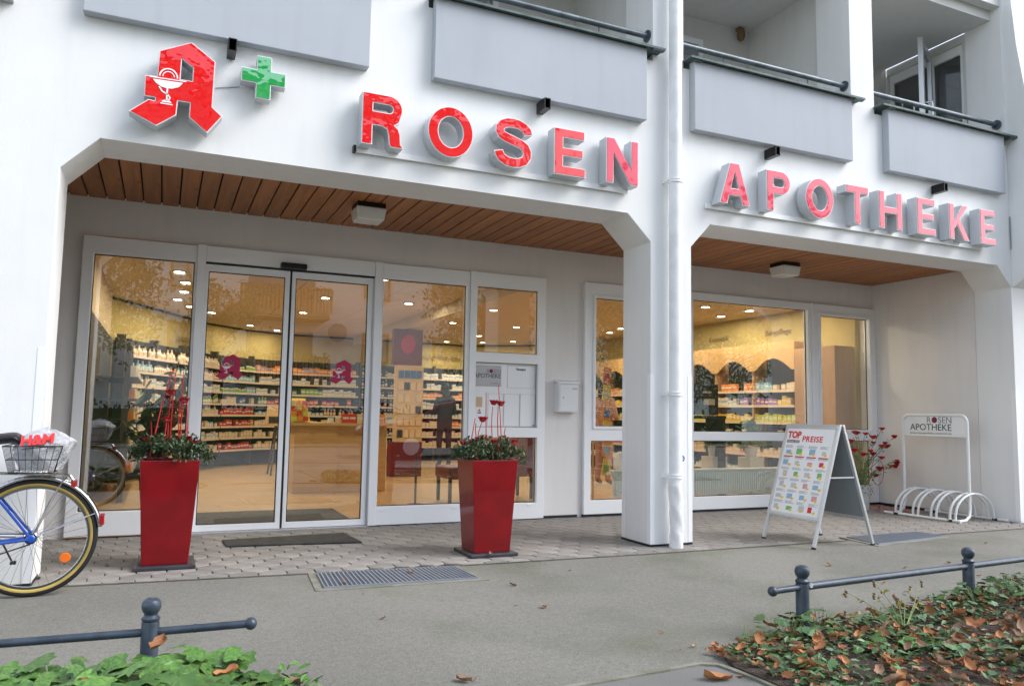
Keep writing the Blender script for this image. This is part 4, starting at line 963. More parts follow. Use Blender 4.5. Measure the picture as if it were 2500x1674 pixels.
for i in range(len(prof)-1):
    for j in range(12): fs.append((i*12+j, i*12+(j+1) % 12, (i+1)*12+(j+1) % 12, (i+1)*12+j))
fs += [tuple(range(12)), tuple(range((len(prof)-1)*12, len(prof)*12))]
sd_.add(vs, fs); o = sd_.build('saddle', 'saddle', bk, smooth=70); ss = o.modifiers.new('sub', 'SUBSURF'); ss.levels = ss.render_levels = 2
m = MB(); m.lathe([(.03, -.008), (.095, -.004), (.095, .004), (.03, .008)], (-2.315, YK-.05, .29), 28, 'y'); m.tube([(-2.315, YK-.06, .29), (-2.40, YK-.07, .16)], .011, 8); m.tube([(-2.315, YK+.06, .29), (-2.23, YK+.07, .42)], .011, 8); m.build('crank', 'chrome', bk, smooth=40)
m = MB(); m.box(-2.44, -2.36, YK-.14, YK-.08, .15, .175); m.box(-2.27, -2.19, YK+.08, YK+.14, .41, .435); m.build('pedal', 'rubber', bk)
m = MB(); m.tube([(-2.315, YK-.052, .388), (-1.885, YK-.052, .372)], .0045, 5); m.tube([(-2.315, YK-.052, .198), (-2.1, YK-.052, .240), (-1.885, YK-.052, .312)], .0045, 5); m.lathe([(.032, -.006), (.032, .006)], (-1.885, YK-.052, .343), 16, 'y'); m.build('chain', 'wire', bk)
m = MB(); m.tube([(-2.32, YK-.045, .385), (-1.96, YK-.045, .362)], .012, 8); m.build('chain_guard', 'chrome', bk, smooth=40)
m = MB(); m.tube([(-2.05, YK+.06, .33), (-1.99, YK+.10, .19)], .006, 6); m.box(-2.0, -1.97, YK+.09, YK+.115, .175, .195); m.build('kickstand', 'wire', bk)
for x, z, w__, h__ in [(-1.700+.015, .655, .022, .045), (-1.522, .435, .020, .065)]:
    m = MB(); m.box(x-w__*.7, x+w__*.7, YK-.025, YK+.025, z-h__/2, z+h__/2); m.build('rear_light', 'tail_red', bk, bevel=.006)
m = MB()
for s in (-1, 1): m.tube([(-2.13, YK+s*.05, .722), (-1.75, YK+s*.055, .708), (-1.71, YK+s*.03, .70), (-1.68, YK+s*.02, .66)], .0045, 6)
for x in (-2.05, -1.95, -1.85, -1.78): m.tube([(x, YK-.053, .717), (x, YK+.053, .717)], .003, 5)
m.build('luggage_rack', 'chrome', bk)
bs_ = MB(); top = [(-2.045, -.15), (-1.745, -.15), (-1.745, .15), (-2.045, .15)]; bot = [(-2.01, -.12), (-1.785, -.12), (-1.785, .12), (-2.01, .12)]
def rr(t, z): return [((b[0]*(1-t)+a[0]*t), YK+(b[1]*(1-t)+a[1]*t), z) for a, b in zip(top, bot)]
for t in (0, .5, 1): bs_.tube(rr(t, .728+.155*t), .003 if t < 1 else .004, 5, closed=True)
for e in range(4):
    for i in range(8):
        k = i/8; a0 = Vector(rr(0, .728)[e]).lerp(Vector(rr(0, .728)[(e+1) % 4]), k); a1 = Vector(rr(1, .883)[e]).lerp(Vector(rr(1, .883)[(e+1) % 4]), k); bs_.tube([a0, a1], .0019, 4)
for i in range(9):
    k = i/8; x = -2.01+.225*k; bs_.tube([(x, YK-.12, .728), (x, YK+.12, .728)], .0019, 4)
stuff_o = bs_.build('basket', 'wire', bk)
m = MB(); m.tube([(-1.99, YK+.01, .852), (-1.93, YK-.155, .870), (-1.84, YK-.155, .878), (-1.75, YK-.10, .885)], .003, 5); m.build('luggage_strap', 'wire', bk)
# shopping bag in the basket
bag = thing('shopping_bag', 'crumpled silver-grey plastic bag with red H&M print stuffed in the bicycle basket', 'shopping bag', (-1.87, YK, .74))
random.seed(4); vs = []; fs = []; n_ = 44; K = 22
for k in range(K+1):
    t = k/K
    zz = .738+.235*t; rx = .108+.045*math.sin(t*2.2); rx *= (1 if t < .72 else max(.03, (1-t)/.28)**.5); ry = rx*.86
    for j in range(n_):
        a = 2*math.pi*j/n_; q = 1+.05*math.sin(5*a+t*9)+.035*math.sin(11*a-t*14)+U(-.012, .012)
        vs.append((-1.868+.055*t*t+rx*q*math.cos(a)*1.0, YK+ry*q*math.sin(a), zz+.012*math.sin(3*a+t*4)*t-.02*t*math.cos(a)*.5))
for k in range(K):
    for j in range(n_): fs.append((k*n_+j, k*n_+(j+1) % n_, (k+1)*n_+(j+1) % n_, (k+1)*n_+j))
fs += [tuple(range(n_)), tuple(range(K*n_, K*n_+n_))]
m = MB(); m.add(vs, fs); m.build('bag_body', 'bag', bag, smooth=30)
lean = Matrix(((.97, .0, .0), (.16, .42, -.9), (.10, .90, .42)))
t_ = text('lettering', 'H&M', .085, (-1.96, YK-.148, .885), 'print_red', bag, face=lean, bold=.004, ext=.004, sx=.95)

# ================================================================== BED FENCES
POST = [(.0, 0.0), (.030, 0.0)]
def post(x, y, top, parent):
    m = MB(); s = top; m.lathe([(.0345, -.12), (.0345, s-.100), (.0335, s-.096), (.031, s-.095), (.031, s-.092), (.0345, s-.090), (.0365, s-.085), (.036, s-.080), (.030, s-.074), (.0265, s-.070), (.026, s-.066), (.028, s-.061), (.034, s-.053), (.0372, s-.043), (.038, s-.032), (.0365, s-.020), (.031, s-.010), (.020, s-.003), (.006, s)], (x, y, 0), 28)
    o = m.build('post', 'fence_blue', parent, smooth=28); return o
f1 = thing('bed_fence', 'low blue-grey rail fence with one ball-topped post at the left ivy bed', 'fence', (-1.22, -2.105, 0))
post(-1.2205, -2.105, .341, f1)
m = MB(); m.tube([(-3.6, -1.95, .195), (-1.25, -2.10, .201), (-.845, -2.158, .214)], .0165, 14); m.ball((-.832, -2.16, .2145), .026, n=18, m=12); m.lathe([(.0185, -.004), (.0185, .004)], (-1.05, -2.129, .208), 14, 'x'); m.build('rail', 'fence_blue', f1, smooth=50)
post(-2.9, -1.99, .341, f1)
f2 = thing('bed_fence', 'low blue-grey rail fence with two ball-topped posts at the leafy right bed', 'fence', (1.88, -2.53, 0))
for x, y, t in [(1.884, -2.532, .357), (3.428, -2.351, .337), (5.0, -2.17, .337)]: post(x, y, t, f2)
m = MB(); m.tube([(1.672, -2.556, .244), (1.884, -2.532, .244)], .0165, 14); m.tube([(1.884, -2.532, .244), (3.428, -2.351, .222), (5.2, -2.15, .20)], .019, 14); m.ball((1.66, -2.558, .244), .026, n=18, m=12); m.build('rail', 'fence_blue', f2, smooth=50)
m = MB(); m.box(1.905, 1.922, -2.568, -2.564, .245, .268); m.build('maker_label', 'paper_grey', f2)

# ================================================================== PLANT BEDS
random.seed(31)
def bed(name, pts, zt=.035):
    m = MB(); m.prism(pts, 'z', -.03, zt); return struct(m.build(name, 'soil'))
LB = [(-6, -2.12), (-2.4, -2.10), (-1.5, -2.18), (-1.0, -2.28), (-.80, -2.42), (-.74, -2.8), (-.74, -5.2), (-6, -5.2)]
RBd = [(1.16, -2.86), (1.22, -2.72), (1.42, -2.60), (1.8, -2.50), (2.6, -2.43), (3.3, -2.34), (4.3, -2.17), (8, -1.75), (8, -5.2), (1.6, -5.2), (1.18, -3.3)]
bed('planting_bed', LB); bed('planting_bed', RBd, .02)
m = MB()
kp = [(-.2, -2.83), (.33, -2.795), (.75, -2.765), (1.05, -2.745), (1.13, -2.79), (1.16, -3.0), (1.15, -5.2)]
for (a, b), (c, d) in zip(kp, kp[1:]):
    dv = Vector((c-a, d-b)).normalized(); nn = Vector((-dv.y, dv.x))*.014; m.prism([(a+nn.x, b+nn.y), (c+nn.x, d+nn.y), (c-nn.x, d-nn.y), (a-nn.x, b-nn.y)], 'z', -.02, .012+.0005*len(m.v)/8)
struct(m.build('bed_edging', 'concrete_edge'))
m = MB(); m.prism([(-.2, -2.845), (.33, -2.81), (.75, -2.78), (1.05, -2.76), (1.115, -2.80), (1.145, -3.0), (1.135, -5.2), (-.2, -5.2)], 'z', .0025, .0045); struct(m.build('asphalt_patch', 'asphalt_road'))

def inpoly(x, y, P):
    c = False
    for i in range(len(P)):
        (a, b), (d, e) = P[i], P[i-1]
        if (b > y) != (e > y) and x < (d-a)*(y-b)/(e-b)+a: c = not c
    return c
lob = []
for s in range(4):
    vs, fs = lobed(s); mb = MB(); mb.open = True; mb.add(vs, fs); lob.append((mb, vs, fs))
def leafmesh(k, mat): 
    mb = lob[k][0]; return mb.mesh('leaf', [mat])
LM = {(k, mt): leafmesh(k, mt) for k in range(4) for mt in ('leaf_ivy', 'leaf_bush')}
def curled(seed, mat):
    rg = random.Random(seed); vs = []; fs = []; n = 7
    for i in range(n):
        for j in range(5):
            u = i/(n-1)*2-1; v = j/4*2-1; wv = math.sqrt(max(0, 1-u*u))*(.62+.12*math.sin(i*2.3+seed))+.03
            vs.append((u, v*wv, .42*abs(v)**1.5*(.6+.5*rg.random())+.22*u*u*rg.uniform(.4, 1)+rg.uniform(-.04, .04)))
    for i in range(n-1):
        for j in range(4): fs.append((i*5+j, i*5+j+1, (i+1)*5+j+1, (i+1)*5+j))
    mb = MB(); mb.open = True; mb.add(vs, fs); return mb.mesh('fallen_leaf', [mat], smooth=60), vs, fs
ivy = thing('ivy_patch', 'dense bright green lobed-leaf ground cover in the left foreground bed', 'ground cover plant', (-1.3, -2.4, 0))
camxy = Vector((-1.2254, -5.7047))
def bright(x, y): return (Vector((x, y))-camxy).length
L_ = []
for _ in range(2600):
    x = U(-2.6, -.70); y = U(-3.9, -2.12)
    if not inpoly(x, y, LB): continue
    e = min(1, max(.3, (-2.08-y)/.20)) * min(1, max(.25, (-.72-x)/.3))
    h = .06+.14*e*(.80+.3*math.sin(x*7+1.3)*math.sin(y*9+x*3))
    L_.append((x, y, h*U(.55, 1.05)+.01))
L_.sort(key=lambda p: -p[1]+(.0 if p[2] > .07 else .6)-p[2]*2)
vis = [p for p in L_ if p[1] > -2.75 and -2.15 < p[0]][:300]; hid = [p for p in L_ if p not in set(vis)]
for (x, y, z) in vis:
    o = link('leaf', LM[(random.randrange(4), 'leaf_ivy')], ivy); s = U(.075, .125)
    o.matrix_basis = rmat((x, y, z), s, .55) if False else Matrix.Translation((x, y, z)) @ Matrix.Rotation(U(-1.3, 1.3)+math.pi, 4, 'Z') @ Matrix.Rotation(U(-.75, .05), 4, 'X') @ Matrix.Rotation(U(-.4, .4), 4, 'Y') @ Matrix.Diagonal((s, s, s, 1))
m = MB(); m.open = True
for (x, y, z) in hid:
    k = random.randrange(4); s = U(.075, .125); m.inst(lob[k][1], lob[k][2], Matrix.Translation((x, y, z)) @ Matrix.Rotation(U(-1.3, 1.3)+math.pi, 4, 'Z') @ Matrix.Rotation(U(-.75, .05), 4, 'X') @ Matrix.Rotation(U(-.4, .4), 4, 'Y') @ Matrix.Diagonal((s, s, s, 1)))
stuff(m.build('leaf_mass', 'leaf_ivy', ivy))
m = MB()
for _ in range(60):
    x = U(-2.1, -.78); y = U(-2.9, -2.2)
    if inpoly(x, y, LB): m.tube([(x, y, .03), (x+U(-.03, .03), y+U(-.03, .03), .12)], .002, 4)
m.build('stems', 'stem_green', ivy)
# edge sprig with small rounder leaves at the bed's right tip
sg_ = thing('creeping_sprig', 'small light green sprig spilling over the tip of the left bed', 'plant', (-.7, -2.45, 0))
q_ = MB(); q_.open = True; q_.add(*LEAF); qm = q_.mesh('leaf', ['leaf_ivy'])
for _ in range(46):
    x = U(-.80, -.60); y = U(-2.62, -2.30); o = link('leaf', qm, sg_); o.matrix_basis = rmat((x, y, U(.02, .08)), U(.04, .07), .7)

# right bed: green cover + dry leaves
gm = MB(); gm.open = True
def cover(x, y):
    return math.sin(x*3.1+y*2.2)+math.sin(x*1.3-y*4.1+1)+.5*math.sin(x*8+y*7)
cnt = 0
for _ in range(21000):
    x = U(1.2, 6.2); y = U(-4.6, -1.8)
    if not inpoly(x, y, RBd): continue
    if bright(x, y) < 2.2: continue
    cvv = cover(x, y)
    if (2.45 < x < 3.0 and -3.05 < y < -2.72 and random.random() < .9) or cvv < -1.2 and random.random() < .8: continue
    if bright(x, y) > 6 and random.random() < .3: continue
    s = U(.018, .040); gm.cur = 1 if random.random() < .12 else 0
    h = U(.015, .06)+(.05 if y > -2.6 and x > 2.9 else 0)*random.random()
    if random.random() < .72: gm.inst(*LEAF, rmat((x, y, h), s*1.35, .6))
    else: k = random.randrange(4); gm.inst(lob[k][1], lob[k][2], rmat((x, y, h+.01), s*1.3, .5))
    cnt += 1
stuff(tag(gm.build('ground_cover', ['leaf_bush', 'leaf_ivy']), 'low green ground cover growing across the right bed', 'ground cover'))
# lobed clumps: each a plant
def clump(x, y, r, n, label, smin=.05, smax=.085, hh=.11, mt='leaf_bush'):
    T = thing('cranesbill_plant', label, 'plant', (x, y, 0)); stm = MB()
    for i in range(n):
        a = U(0, 6.28); q = r*math.sqrt(U(.02, 1)); px, py, pz = x+q*math.cos(a), y+q*math.sin(a), .035+hh*(1-(q/r)**2*.6)*U(.7, 1.1)
        s = U(smin, smax); o = link('leaf', LM[(random.randrange(4), mt)], T)
        o.matrix_basis = Matrix.Translation((px, py, pz)) @ Matrix.Rotation(a-math.pi/2, 4, 'Z') @ Matrix.Rotation(U(-.5, .15), 4, 'X') @ Matrix.Rotation(U(-.3, .3), 4, 'Y') @ Matrix.Diagonal((s, s, s, 1))
        stm.tube([(x+.2*(px-x), y+.2*(py-y), .01), (px, py, pz)], .0016, 4)
    stm.build('stem', 'stem_green', T)
clump(1.72, -2.60, .13, 22, 'bushy lobed-leaf plant at the foot of the left post of the right fence')
clump(1.93, -2.60, .08, 9, 'small lobed-leaf plant hugging the right side of the first fence post')
clump(1.46, -3.02, .07, 5, 'single low lobed-leaf plant at the bed corner by the edging', .05, .08, .05)
clump(2.30, -3.02, .16, 20, 'spreading lobed-leaf plant in the middle foreground of the right bed', .045, .075, .09)
clump(2.06, -2.92, .12, 12, 'pale lobed-leaf plant left of the yellowing weed', .05, .08, .07, 'leaf_ivy')
clump(2.55, -3.35, .16, 18, 'lobed-leaf plant at the bottom edge of the right bed', .05, .08, .08)
clump(3.30, -2.50, .15, 18, 'leafy plant around the foot of the second fence post', .045, .07, .11)
clump(3.75, -2.45, .22, 30, 'broad green clump right of the second fence post', .045, .07, .13)
clump(4.25, -2.35, .20, 24, 'green clump at the far right edge of the bed', .045, .07, .13)
# yellowing weed with seed heads
random.seed(8)
wd = thing('yellowing_weed', 'spindly yellowing weed with dark seed heads rising in the right bed', 'weed', (2.36, -2.75, 0))
st = MB(); yl = MB(); yl.open = True; hd = MB()
base = Vector((2.36, -2.75, .02))
for tx, ty, tz in [(2.05, -2.66, .235), (2.30, -2.62, .26), (2.32, -2.60, .19), (2.50, -2.6, .15), (2.62, -2.58, .20), (2.74, -2.56, .215), (2.02, -2.68, .14), (2.20, -2.7, .13), (2.66, -2.6, .12)]:
    tip = Vector((tx, ty, tz)); mid = base.lerp(tip, .5)+Vector((U(-.02, .02), 0, .03)); st.tube([base, mid, tip], [.003, .002, .0012], 5)
    for k in range(3): hd.ball(tuple(tip+Vector((U(-.006, .006), 0, -.012*k))), .008, .008, .007, 7, 5)
    for k in range(5): q = mid.lerp(tip, U(.3, 1)); yl.inst(*LEAF, rmat(q, U(.02, .04), 1.0))
st.build('stem', 'stem_green', wd); stuff(yl.build('leaves', 'leaf_yellow', wd)); stuff(hd.build('seed_heads', 'stem_dry', wd))
wd2 = MB(); wd2.open = True
for _ in range(36):
    x = 1.45+U(-.05, .08); y = -2.62+U(-.06, .03); h = U(.05, .20); wd2.add([(x-.002, y, 0), (x+.002, y, 0), (x+U(-.03, .03), y, h)], [(0, 1, 2)])
tag(wd2.build('grass_tuft', 'stem_green'), 'thin grass tuft at the left corner of the right bed', 'grass tuft')
random.seed(77)
gb = MB(); gb.open = True
for _ in range(900):
    x = 2.75+abs(random.gauss(0, .5)); y = -3.35-abs(random.gauss(0, .25)); h = U(.06, .16); a = U(0, 3.14); dx, dy = .004*math.cos(a), .004*math.sin(a); bx_, by_ = U(-.05, .05), U(-.05, .05)
    if inpoly(x, y, RBd): gb.add([(x-dx, y-dy, 0), (x+dx, y+dy, 0), (x+dx+bx_*.4, y+dy+by_*.4, h*.7), (x+bx_, y+by_, h)], [(0, 1, 2), (0, 2, 3)])
stuff(tag(gb.build('grass', 'leaf_bush'), 'long green grass at the bottom right corner of the bed', 'grass'))
# dry leaves
DRY = [curled(s, 'leaf_dry' if s % 3 else 'leaf_pale') for s in range(7)]
random.seed(55)
asph = [(1.395, -1.05, .03), (.98, -1.62, .035), (2.13, -1.02, .02)]
def dry(x, y, z, s, group, label, tilt=.35):
    o = link('fallen_leaf', DRY[random.randrange(7)][0]); o.matrix_basis = Matrix.Translation((x, y, z)) @ Matrix.Rotation(U(0, 6.28), 4, 'Z') @ Matrix.Rotation(U(-tilt, tilt), 4, 'X') @ Matrix.Rotation(U(-tilt, tilt), 4, 'Y') @ Matrix.Diagonal((s, s*U(.7, 1), s, 1)); tag(o, label, 'leaf', group)
GA = 'dry leaves scattered on the asphalt'; LA = 'small curled orange-brown leaf lying on the open grey asphalt'
LEAVES = [(1252, 1430, .030), (1329, 1484, .032), (936, 1511, .024), (1258, 1481, .012), (887, 1452, .01), (2023, 1381, .030), (2316, 1375, .028), (2210, 1387, .024), (2407, 1327, .022), (2158, 1424, .022), (2390, 1407, .02), (2492, 1420, .04), (1614, 1546, .014), (1693, 1580, .02), (1660, 1588, .012), (1843, 1515, .01), (1391, 1394, .014), (1132, 1664, .045), (1752, 1662, .075), (1808, 1655, .02), (1748, 1580, .03), (2222, 1493, .02), (2065, 1452, .02), (710, 1670, .06), (1160, 1662, .012), (262, 1382, .028)]
def gpt(u, v):
    dd = fw+r2*((u-1250)/1897.09)-u2*((v-837)/1897.09); c = mw.translation; t = -c.z/dd.z; return c+dd*t
LEAVES_W = [(round(gpt(u, v).x, 3), round(gpt(u, v).y, 3), s) for u, v, s in LEAVES]
for x, y, s in LEAVES_W: dry(x, y, .006, s*.85, GA, LA)
for x, y, lab in [(-.10, -.60, 'orange leaf on the left half of the wide grate'), (.40, -.42, 'orange leaf near the right end of the wide grate')]: dry(x, y, .018, .024, None, lab) 
dry(1.16, -.05, .034, .030, None, 'orange leaf lying on the base plate of the right planter')
n_ = 0; DL = MB(); DL.open = True
while n_ < 285:
    x = U(1.15, 5.2); y = U(-3.9, -2.2)
    if not inpoly(x, y, RBd) or bright(x, y) < 2.3: continue
    if cover(x, y) > 1.1 and random.random() < .75: continue
    if x > 3.2 and y > -2.6 and random.random() < .8: continue
    dry(x, y, U(.05, .085), U(.020, .038) if n_ % 9 else U(.036, .052), 'dry leaves on the right bed', 'brown dry leaf lying over the green plants of the right bed', .8); n_ += 1
n_ = 0
while n_ < 1150:
    x = U(1.15, 5.8); y = U(-4.2, -2.0)
    if not inpoly(x, y, RBd) or bright(x, y) < 2.2: continue
    k = random.randrange(7); s = U(.012, .034); DL.cur = 0 if k % 3 else 1; DL.inst(DRY[k][1], DRY[k][2], rmat((x, y, U(.03, .065)), s, .6)); n_ += 1
for _ in range(330):
    if _ % 3 == 0: x = random.gauss(1.20, .10); y = random.gauss(-2.74, .07)
    elif _ % 3 == 1: t = U(0, 1); x = 1.19+U(-.06, .14); y = -2.78-t*1.1
    else: t = U(0, 1); x = 1.2+t*1.2; y = -2.68+.22*t+random.gauss(0, .05); k = random.randrange(7); DL.inst(DRY[k][1], DRY[k][2], rmat((x, y, .02), U(.012, .03), .4))
stuff(tag(DL.build('leaf_litter', ['leaf_dry', 'leaf_pale']), 'litter of small broken brown leaves between the plants of the right bed', 'leaf litter'))
for x, y, z, s, lb in [(-1.19, -2.25, .185, .045, 'brown dry leaf caught on the ivy just in front of the fence post'), (-.96, -2.62, .16, .045, 'brown dry leaf lying on the right part of the left ivy patch'), (-1.42, -2.60, .18, .03, 'small brown dry leaf on the ivy at the bottom left')]: dry(x, y, z, s, None, lb, .5)

# ================================================================== SHOP INTERIOR (part of the building)
ZC = 2.75
m = MB(); m.box(-2.1, 7.6, YB+.02, 13, .0, .006); sf = m.build('shop_floor', 'shop_floor', B)
m = MB(); m.box(-2.1, 7.6, YB+.225, 13, ZC+.03, ZC+.06); scl = m.build('shop_ceiling', 'shop_ceiling_line', B)
pc2 = MB(); pc2.box(0, 1.235, 0, .61, 0, .02); pcm = pc2.mesh('ceiling_panel', ['shop_ceiling'])
for i in range(8):
    for j in range(16):
        link('ceiling_panel', pcm, scl, (-2.1+i*1.245, YB+.24+j*.62, ZC))
m = MB(); m.box(2.62, 2.86, YB+.23, 12.5, 2.58, ZC-.002); m.build('ceiling_beam', 'shop_wall', B)
m = MB(); m.box(-2.15, -1.98, YB+.22, 7.2, 0, ZC); m.build('shop_side_wall', 'shop_wall', B)
m = MB(); m.box(-1.979, -1.95, YB+.23, 7.15, .01, 2.12); m.build('wall_panelling', 'shop_dark', B)
m = MB(); m.box(7.50, 7.62, YB+.225, 9.35, 0, ZC); m.build('shop_side_wall', 'shop_yellow', B)
BW = [(-1.98, 7.2), (-1.05, 9.1), (-.5, 10.2), (.3, 11.1), (1.2, 11.55), (5.4, 11.9), (6.65, 10.9), (7.55, 9.3)]
for (a, b), (c, d) in zip(BW, BW[1:]):
    dv = Vector((c-a, d-b)).normalized(); nn = Vector((-dv.y, dv.x))*.1
    m = MB(); m.prism([(a, b), (c, d), (c+nn.x, d+nn.y), (a+nn.x, b+nn.y)], 'z', 0, ZC+.03); m.build('shop_back_wall', 'shop_yellow', B)
    m = MB(); k = Vector((dv.y, -dv.x))*.015; m.prism([(a, b), (c, d), (c+k.x, d+k.y), (a+k.x, b+k.y)], 'z', ZC-.035, ZC-.001); m.build('wall_trim', 'shop_dark', B)
# downlights
DLs = [(-1.118, 4.357), (-1.029, 5.157), (-1.022, 6.055), (-1.091, 6.96), (-.896, 7.726), (-.534, 8.388), (.859, 5.604), (.851, 7.53), (.262, 10.116), (.85, 10.784), (2.09, 5.543), (3.522, 7.547), (3.481, 5.552), (4.806, 7.581), (4.811, 9.511), (4.686, 11.2), (5.449, 10.88), (5.957, 10.282), (6.754, 7.429), (6.56, 6.685), (6.044, 3.55), (6.876, 3.545), (6.95, 4.3), (6.744, 5.1), (6.85, 2.75), (5.6, 2.9), (4.0, 3.4), (1.2, 3.6), (-1.0, 3.4)]
dr = MB(); dr.lathe([(.062, -.001), (.062, -.012), (.085, -.010), (.088, 0)], (0, 0, 0), 24); dr.f = [f for f in dr.f if len(f) < 10]; dr.m = dr.m[:len(dr.f)]; dr.open = True; drm = dr.mesh('lamp_ring', ['dark_ring'], 40)
de = MB(); de.lathe([(.001, -.009), (.060, -.009), (.060, -.002)], (0, 0, 0), 20); dem = de.mesh('bulb', ['lamp_emit'], 40)
ld = bpy.data.lights.new('downlight_lamp', 'AREA'); ld.shape = 'DISK'; ld.size = .14; ld.energy = 6.9; ld.color = (1, .82, .58)
for i, (x, y) in enumerate(DLs):
    T = thing('downlight', 'round recessed downlight glowing in the shop ceiling', 'downlight', (x, y, ZC), 'recessed downlights in the shop ceiling')
    link('lamp_ring', drm, T, (x, y, ZC)); link('bulb', dem, T, (x, y, ZC))
    lo = bpy.data.objects.new('downlight_lamp', ld); COL.objects.link(lo); lo.location = (x, y, ZC-.02); par(lo, T)
# shelf units along curved wall
PC = {'white': (.74, .70, .64), 'cream': (.70, .55, .36), 'orange': (.75, .25, .03), 'yellow': (.78, .55, .04), 'red': (.55, .04, .03), 'blue': (.05, .14, .42), 'green': (.20, .42, .06), 'lightblue': (.25, .48, .60), 'dark': (.03, .03, .035), 'pink': (.65, .20, .30), 'purple': (.35, .16, .45), 'lime': (.55, .62, .08)}
for k, v in PC.items(): M('pack_'+k, v, .4)
PM = {}
def prod(kind, c):
    if (kind, c) in PM: return PM[(kind, c)]
    m = MB(); tr = 'pack_white' if c not in ('white', 'cream') else 'pack_lightblue' if c == 'white' and kind != 'bottle' else 'pack_cream' if c == 'white' else 'pack_white'
    if kind == 'carton': m.box(-.042, .042, -.03, .03, 0, .115); m.cur = 1; m.box(-.036, .036, -.0315, -.0301, .05, .075)
    elif kind == 'bottle':
        m.lathe([(.026, 0), (.028, .01), (.028, .095), (.012, .118), (.012, .124)], (0, 0, 0), 10); m.cur = 1; m.lathe([(.014, .124), (.014, .150)], (0, 0, 0), 8)
        m.lathe([(.0288, .03), (.0288, .08)], (0, 0, 0), 10)
    elif kind == 'jar': m.lathe([(.036, 0), (.038, .01), (.038, .055), (.030, .06)], (0, 0, 0), 12); m.cur = 1; m.lathe([(.036, .060), (.036, .078)], (0, 0, 0), 12)
    PM[(kind, c)] = m.mesh(kind, ['pack_'+c, tr], 40); PM[(kind, c, 'raw')] = m; return PM[(kind, c)]
items = []     # (kind, colour, x, y, z, rz, label, group)
def shelf_unit(a, b, rows, label, wallname, depth=.30, back='shop_dark', z1=2.15, wood=False, split=1.0, styles=None, side=-1, base=.1):
    a = Vector(a); b = Vector(b); dv = (b-a); Ln = dv.length; dv.normalize(); nn = Vector((dv.y, -dv.x))   # towards the room
    T = thing('shelf_unit', label, 'shelves', ((a.x+b.x)/2, (a.y+b.y)/2, 0))
    def slab2(mb, s0, s1, o0, o1, z0, z1_): mb.prism([tuple(a+dv*s0+nn*o0), tuple(a+dv*s1+nn*o0), tuple(a+dv*s1+nn*o1), tuple(a+dv*s0+nn*o1)], 'z', z0, z1_)
    m = MB(); slab2(m, 0, Ln, .02, .04, 0.01, z1); m.build('back_panel', back, T)
    ups = max(1, int(round(Ln/split)))
    for i in range(ups+1):
        s = Ln*i/ups; m = MB(); slab2(m, max(0, s-.02), min(Ln, s+.02), .042, depth*.6 if not wood else depth, .01, z1+.05); m.build('upright', 'panel_wood' if wood else 'upright', T)
    for z in rows:
        m = MB(); slab2(m, 0.021, Ln-.021, .045, depth, z-.022, z); sh = m.build('shelf', 'counter_wood' if wood else 'upright', T)
        m = MB(); slab2(m, 0.021, Ln-.021, depth+.0005, depth+.008, z-.026, z+.010); m.build('price_strip', 'shelf_strip', sh)
    rz = math.atan2(dv.y, dv.x)
    for ri, z in enumerate(rows):
        s = .06
        sty = styles[ri % len(styles)]; seg = 0; cur = sty[0]
        while s < Ln-.06:
            if seg <= 0: cur = sty[random.randrange(len(sty))]; seg = random.randint(4, 10)
            k, c = cur; wd_ = {'carton': .092, 'bottle': .066, 'jar': .085}[k]
            p = a+dv*s+nn*(depth-.05)
            if random.random() < .88:
                items.append((k, c, p.x, p.y, z+.001, rz, '%s %s standing on the %s' % ({'dark': 'dark brown', 'lightblue': 'light blue'}.get(c, c), k, wallname), '%s %ss on the %s' % (c, k, wallname)))
            s += wd_; seg -= 1
    return T
ROWS = [.33, .56, .78, 1.0, 1.21, 1.43, 1.65, 1.88]
W_, Cc, Bt, J = 'white', 'carton', 'bottle', 'jar'
stL = [[(Cc, 'white'), (Cc, 'cream')], [(Cc, 'white')], [(Cc, 'cream'), (J, 'white')], [(Bt, 'white'), (Cc, 'white')], [(Cc, 'white'), (Bt, 'green')], [(Bt, 'white'), (Cc, 'white')], [(Bt, 'white'), (Bt, 'orange'), (Bt, 'lightblue')], [(Bt, 'white')]]
stM = [[(Cc, 'blue'), (Cc, 'red')], [(Cc, 'cream')], [(Cc, 'red'), (Cc, 'blue'), (Cc, 'orange')], [(Cc, 'yellow'), (Cc, 'green'), (Cc, 'red')], [(Cc, 'blue'), (Cc, 'cream')], [(J, 'green'), (Cc, 'lightblue')], [(J, 'cream'), (Cc, 'lightblue')], [(J, 'green'), (Cc, 'white')]]
stR = [[(Cc, 'cream')], [(Cc, 'cream')], [(Cc, 'cream')], [(J, 'white'), (Bt, 'orange')], [(Bt, 'green'), (Cc, 'red')], [(Cc, 'white'), (Cc, 'green')], [(Cc, 'white'), (Cc, 'lightblue')], [(Cc, 'white'), (Cc, 'orange')]]
stD = [[(Bt, 'dark')], [(Bt, 'dark')], [(Bt, 'dark')], [(Bt, 'dark')], [(Bt, 'dark')], [(Bt, 'dark')], [(Bt, 'dark')], [(Bt, 'dark'), (Cc, 'white')]]
stB = [[(Cc, 'cream')], [(Cc, 'cream')], [(Cc, 'orange'), (Cc, 'cream')], [(J, 'white')], [(Cc, 'lightblue'), (Cc, 'white')], [(Cc, 'orange'), (Cc, 'cream')], [(Cc, 'white'), (Cc, 'lime')], [(Cc, 'white')]]
stW = [[(J, 'white')], [(Cc, 'pink'), (Cc, 'cream')], [(Cc, 'white'), (J, 'white')], [(Cc, 'lime'), (Cc, 'yellow')], [(Cc, 'purple'), (Cc, 'yellow'), (Cc, 'white')], [(Cc, 'orange'), (Cc, 'yellow'), (Cc, 'lightblue'), (Cc, 'cream')]]
random.seed(91)
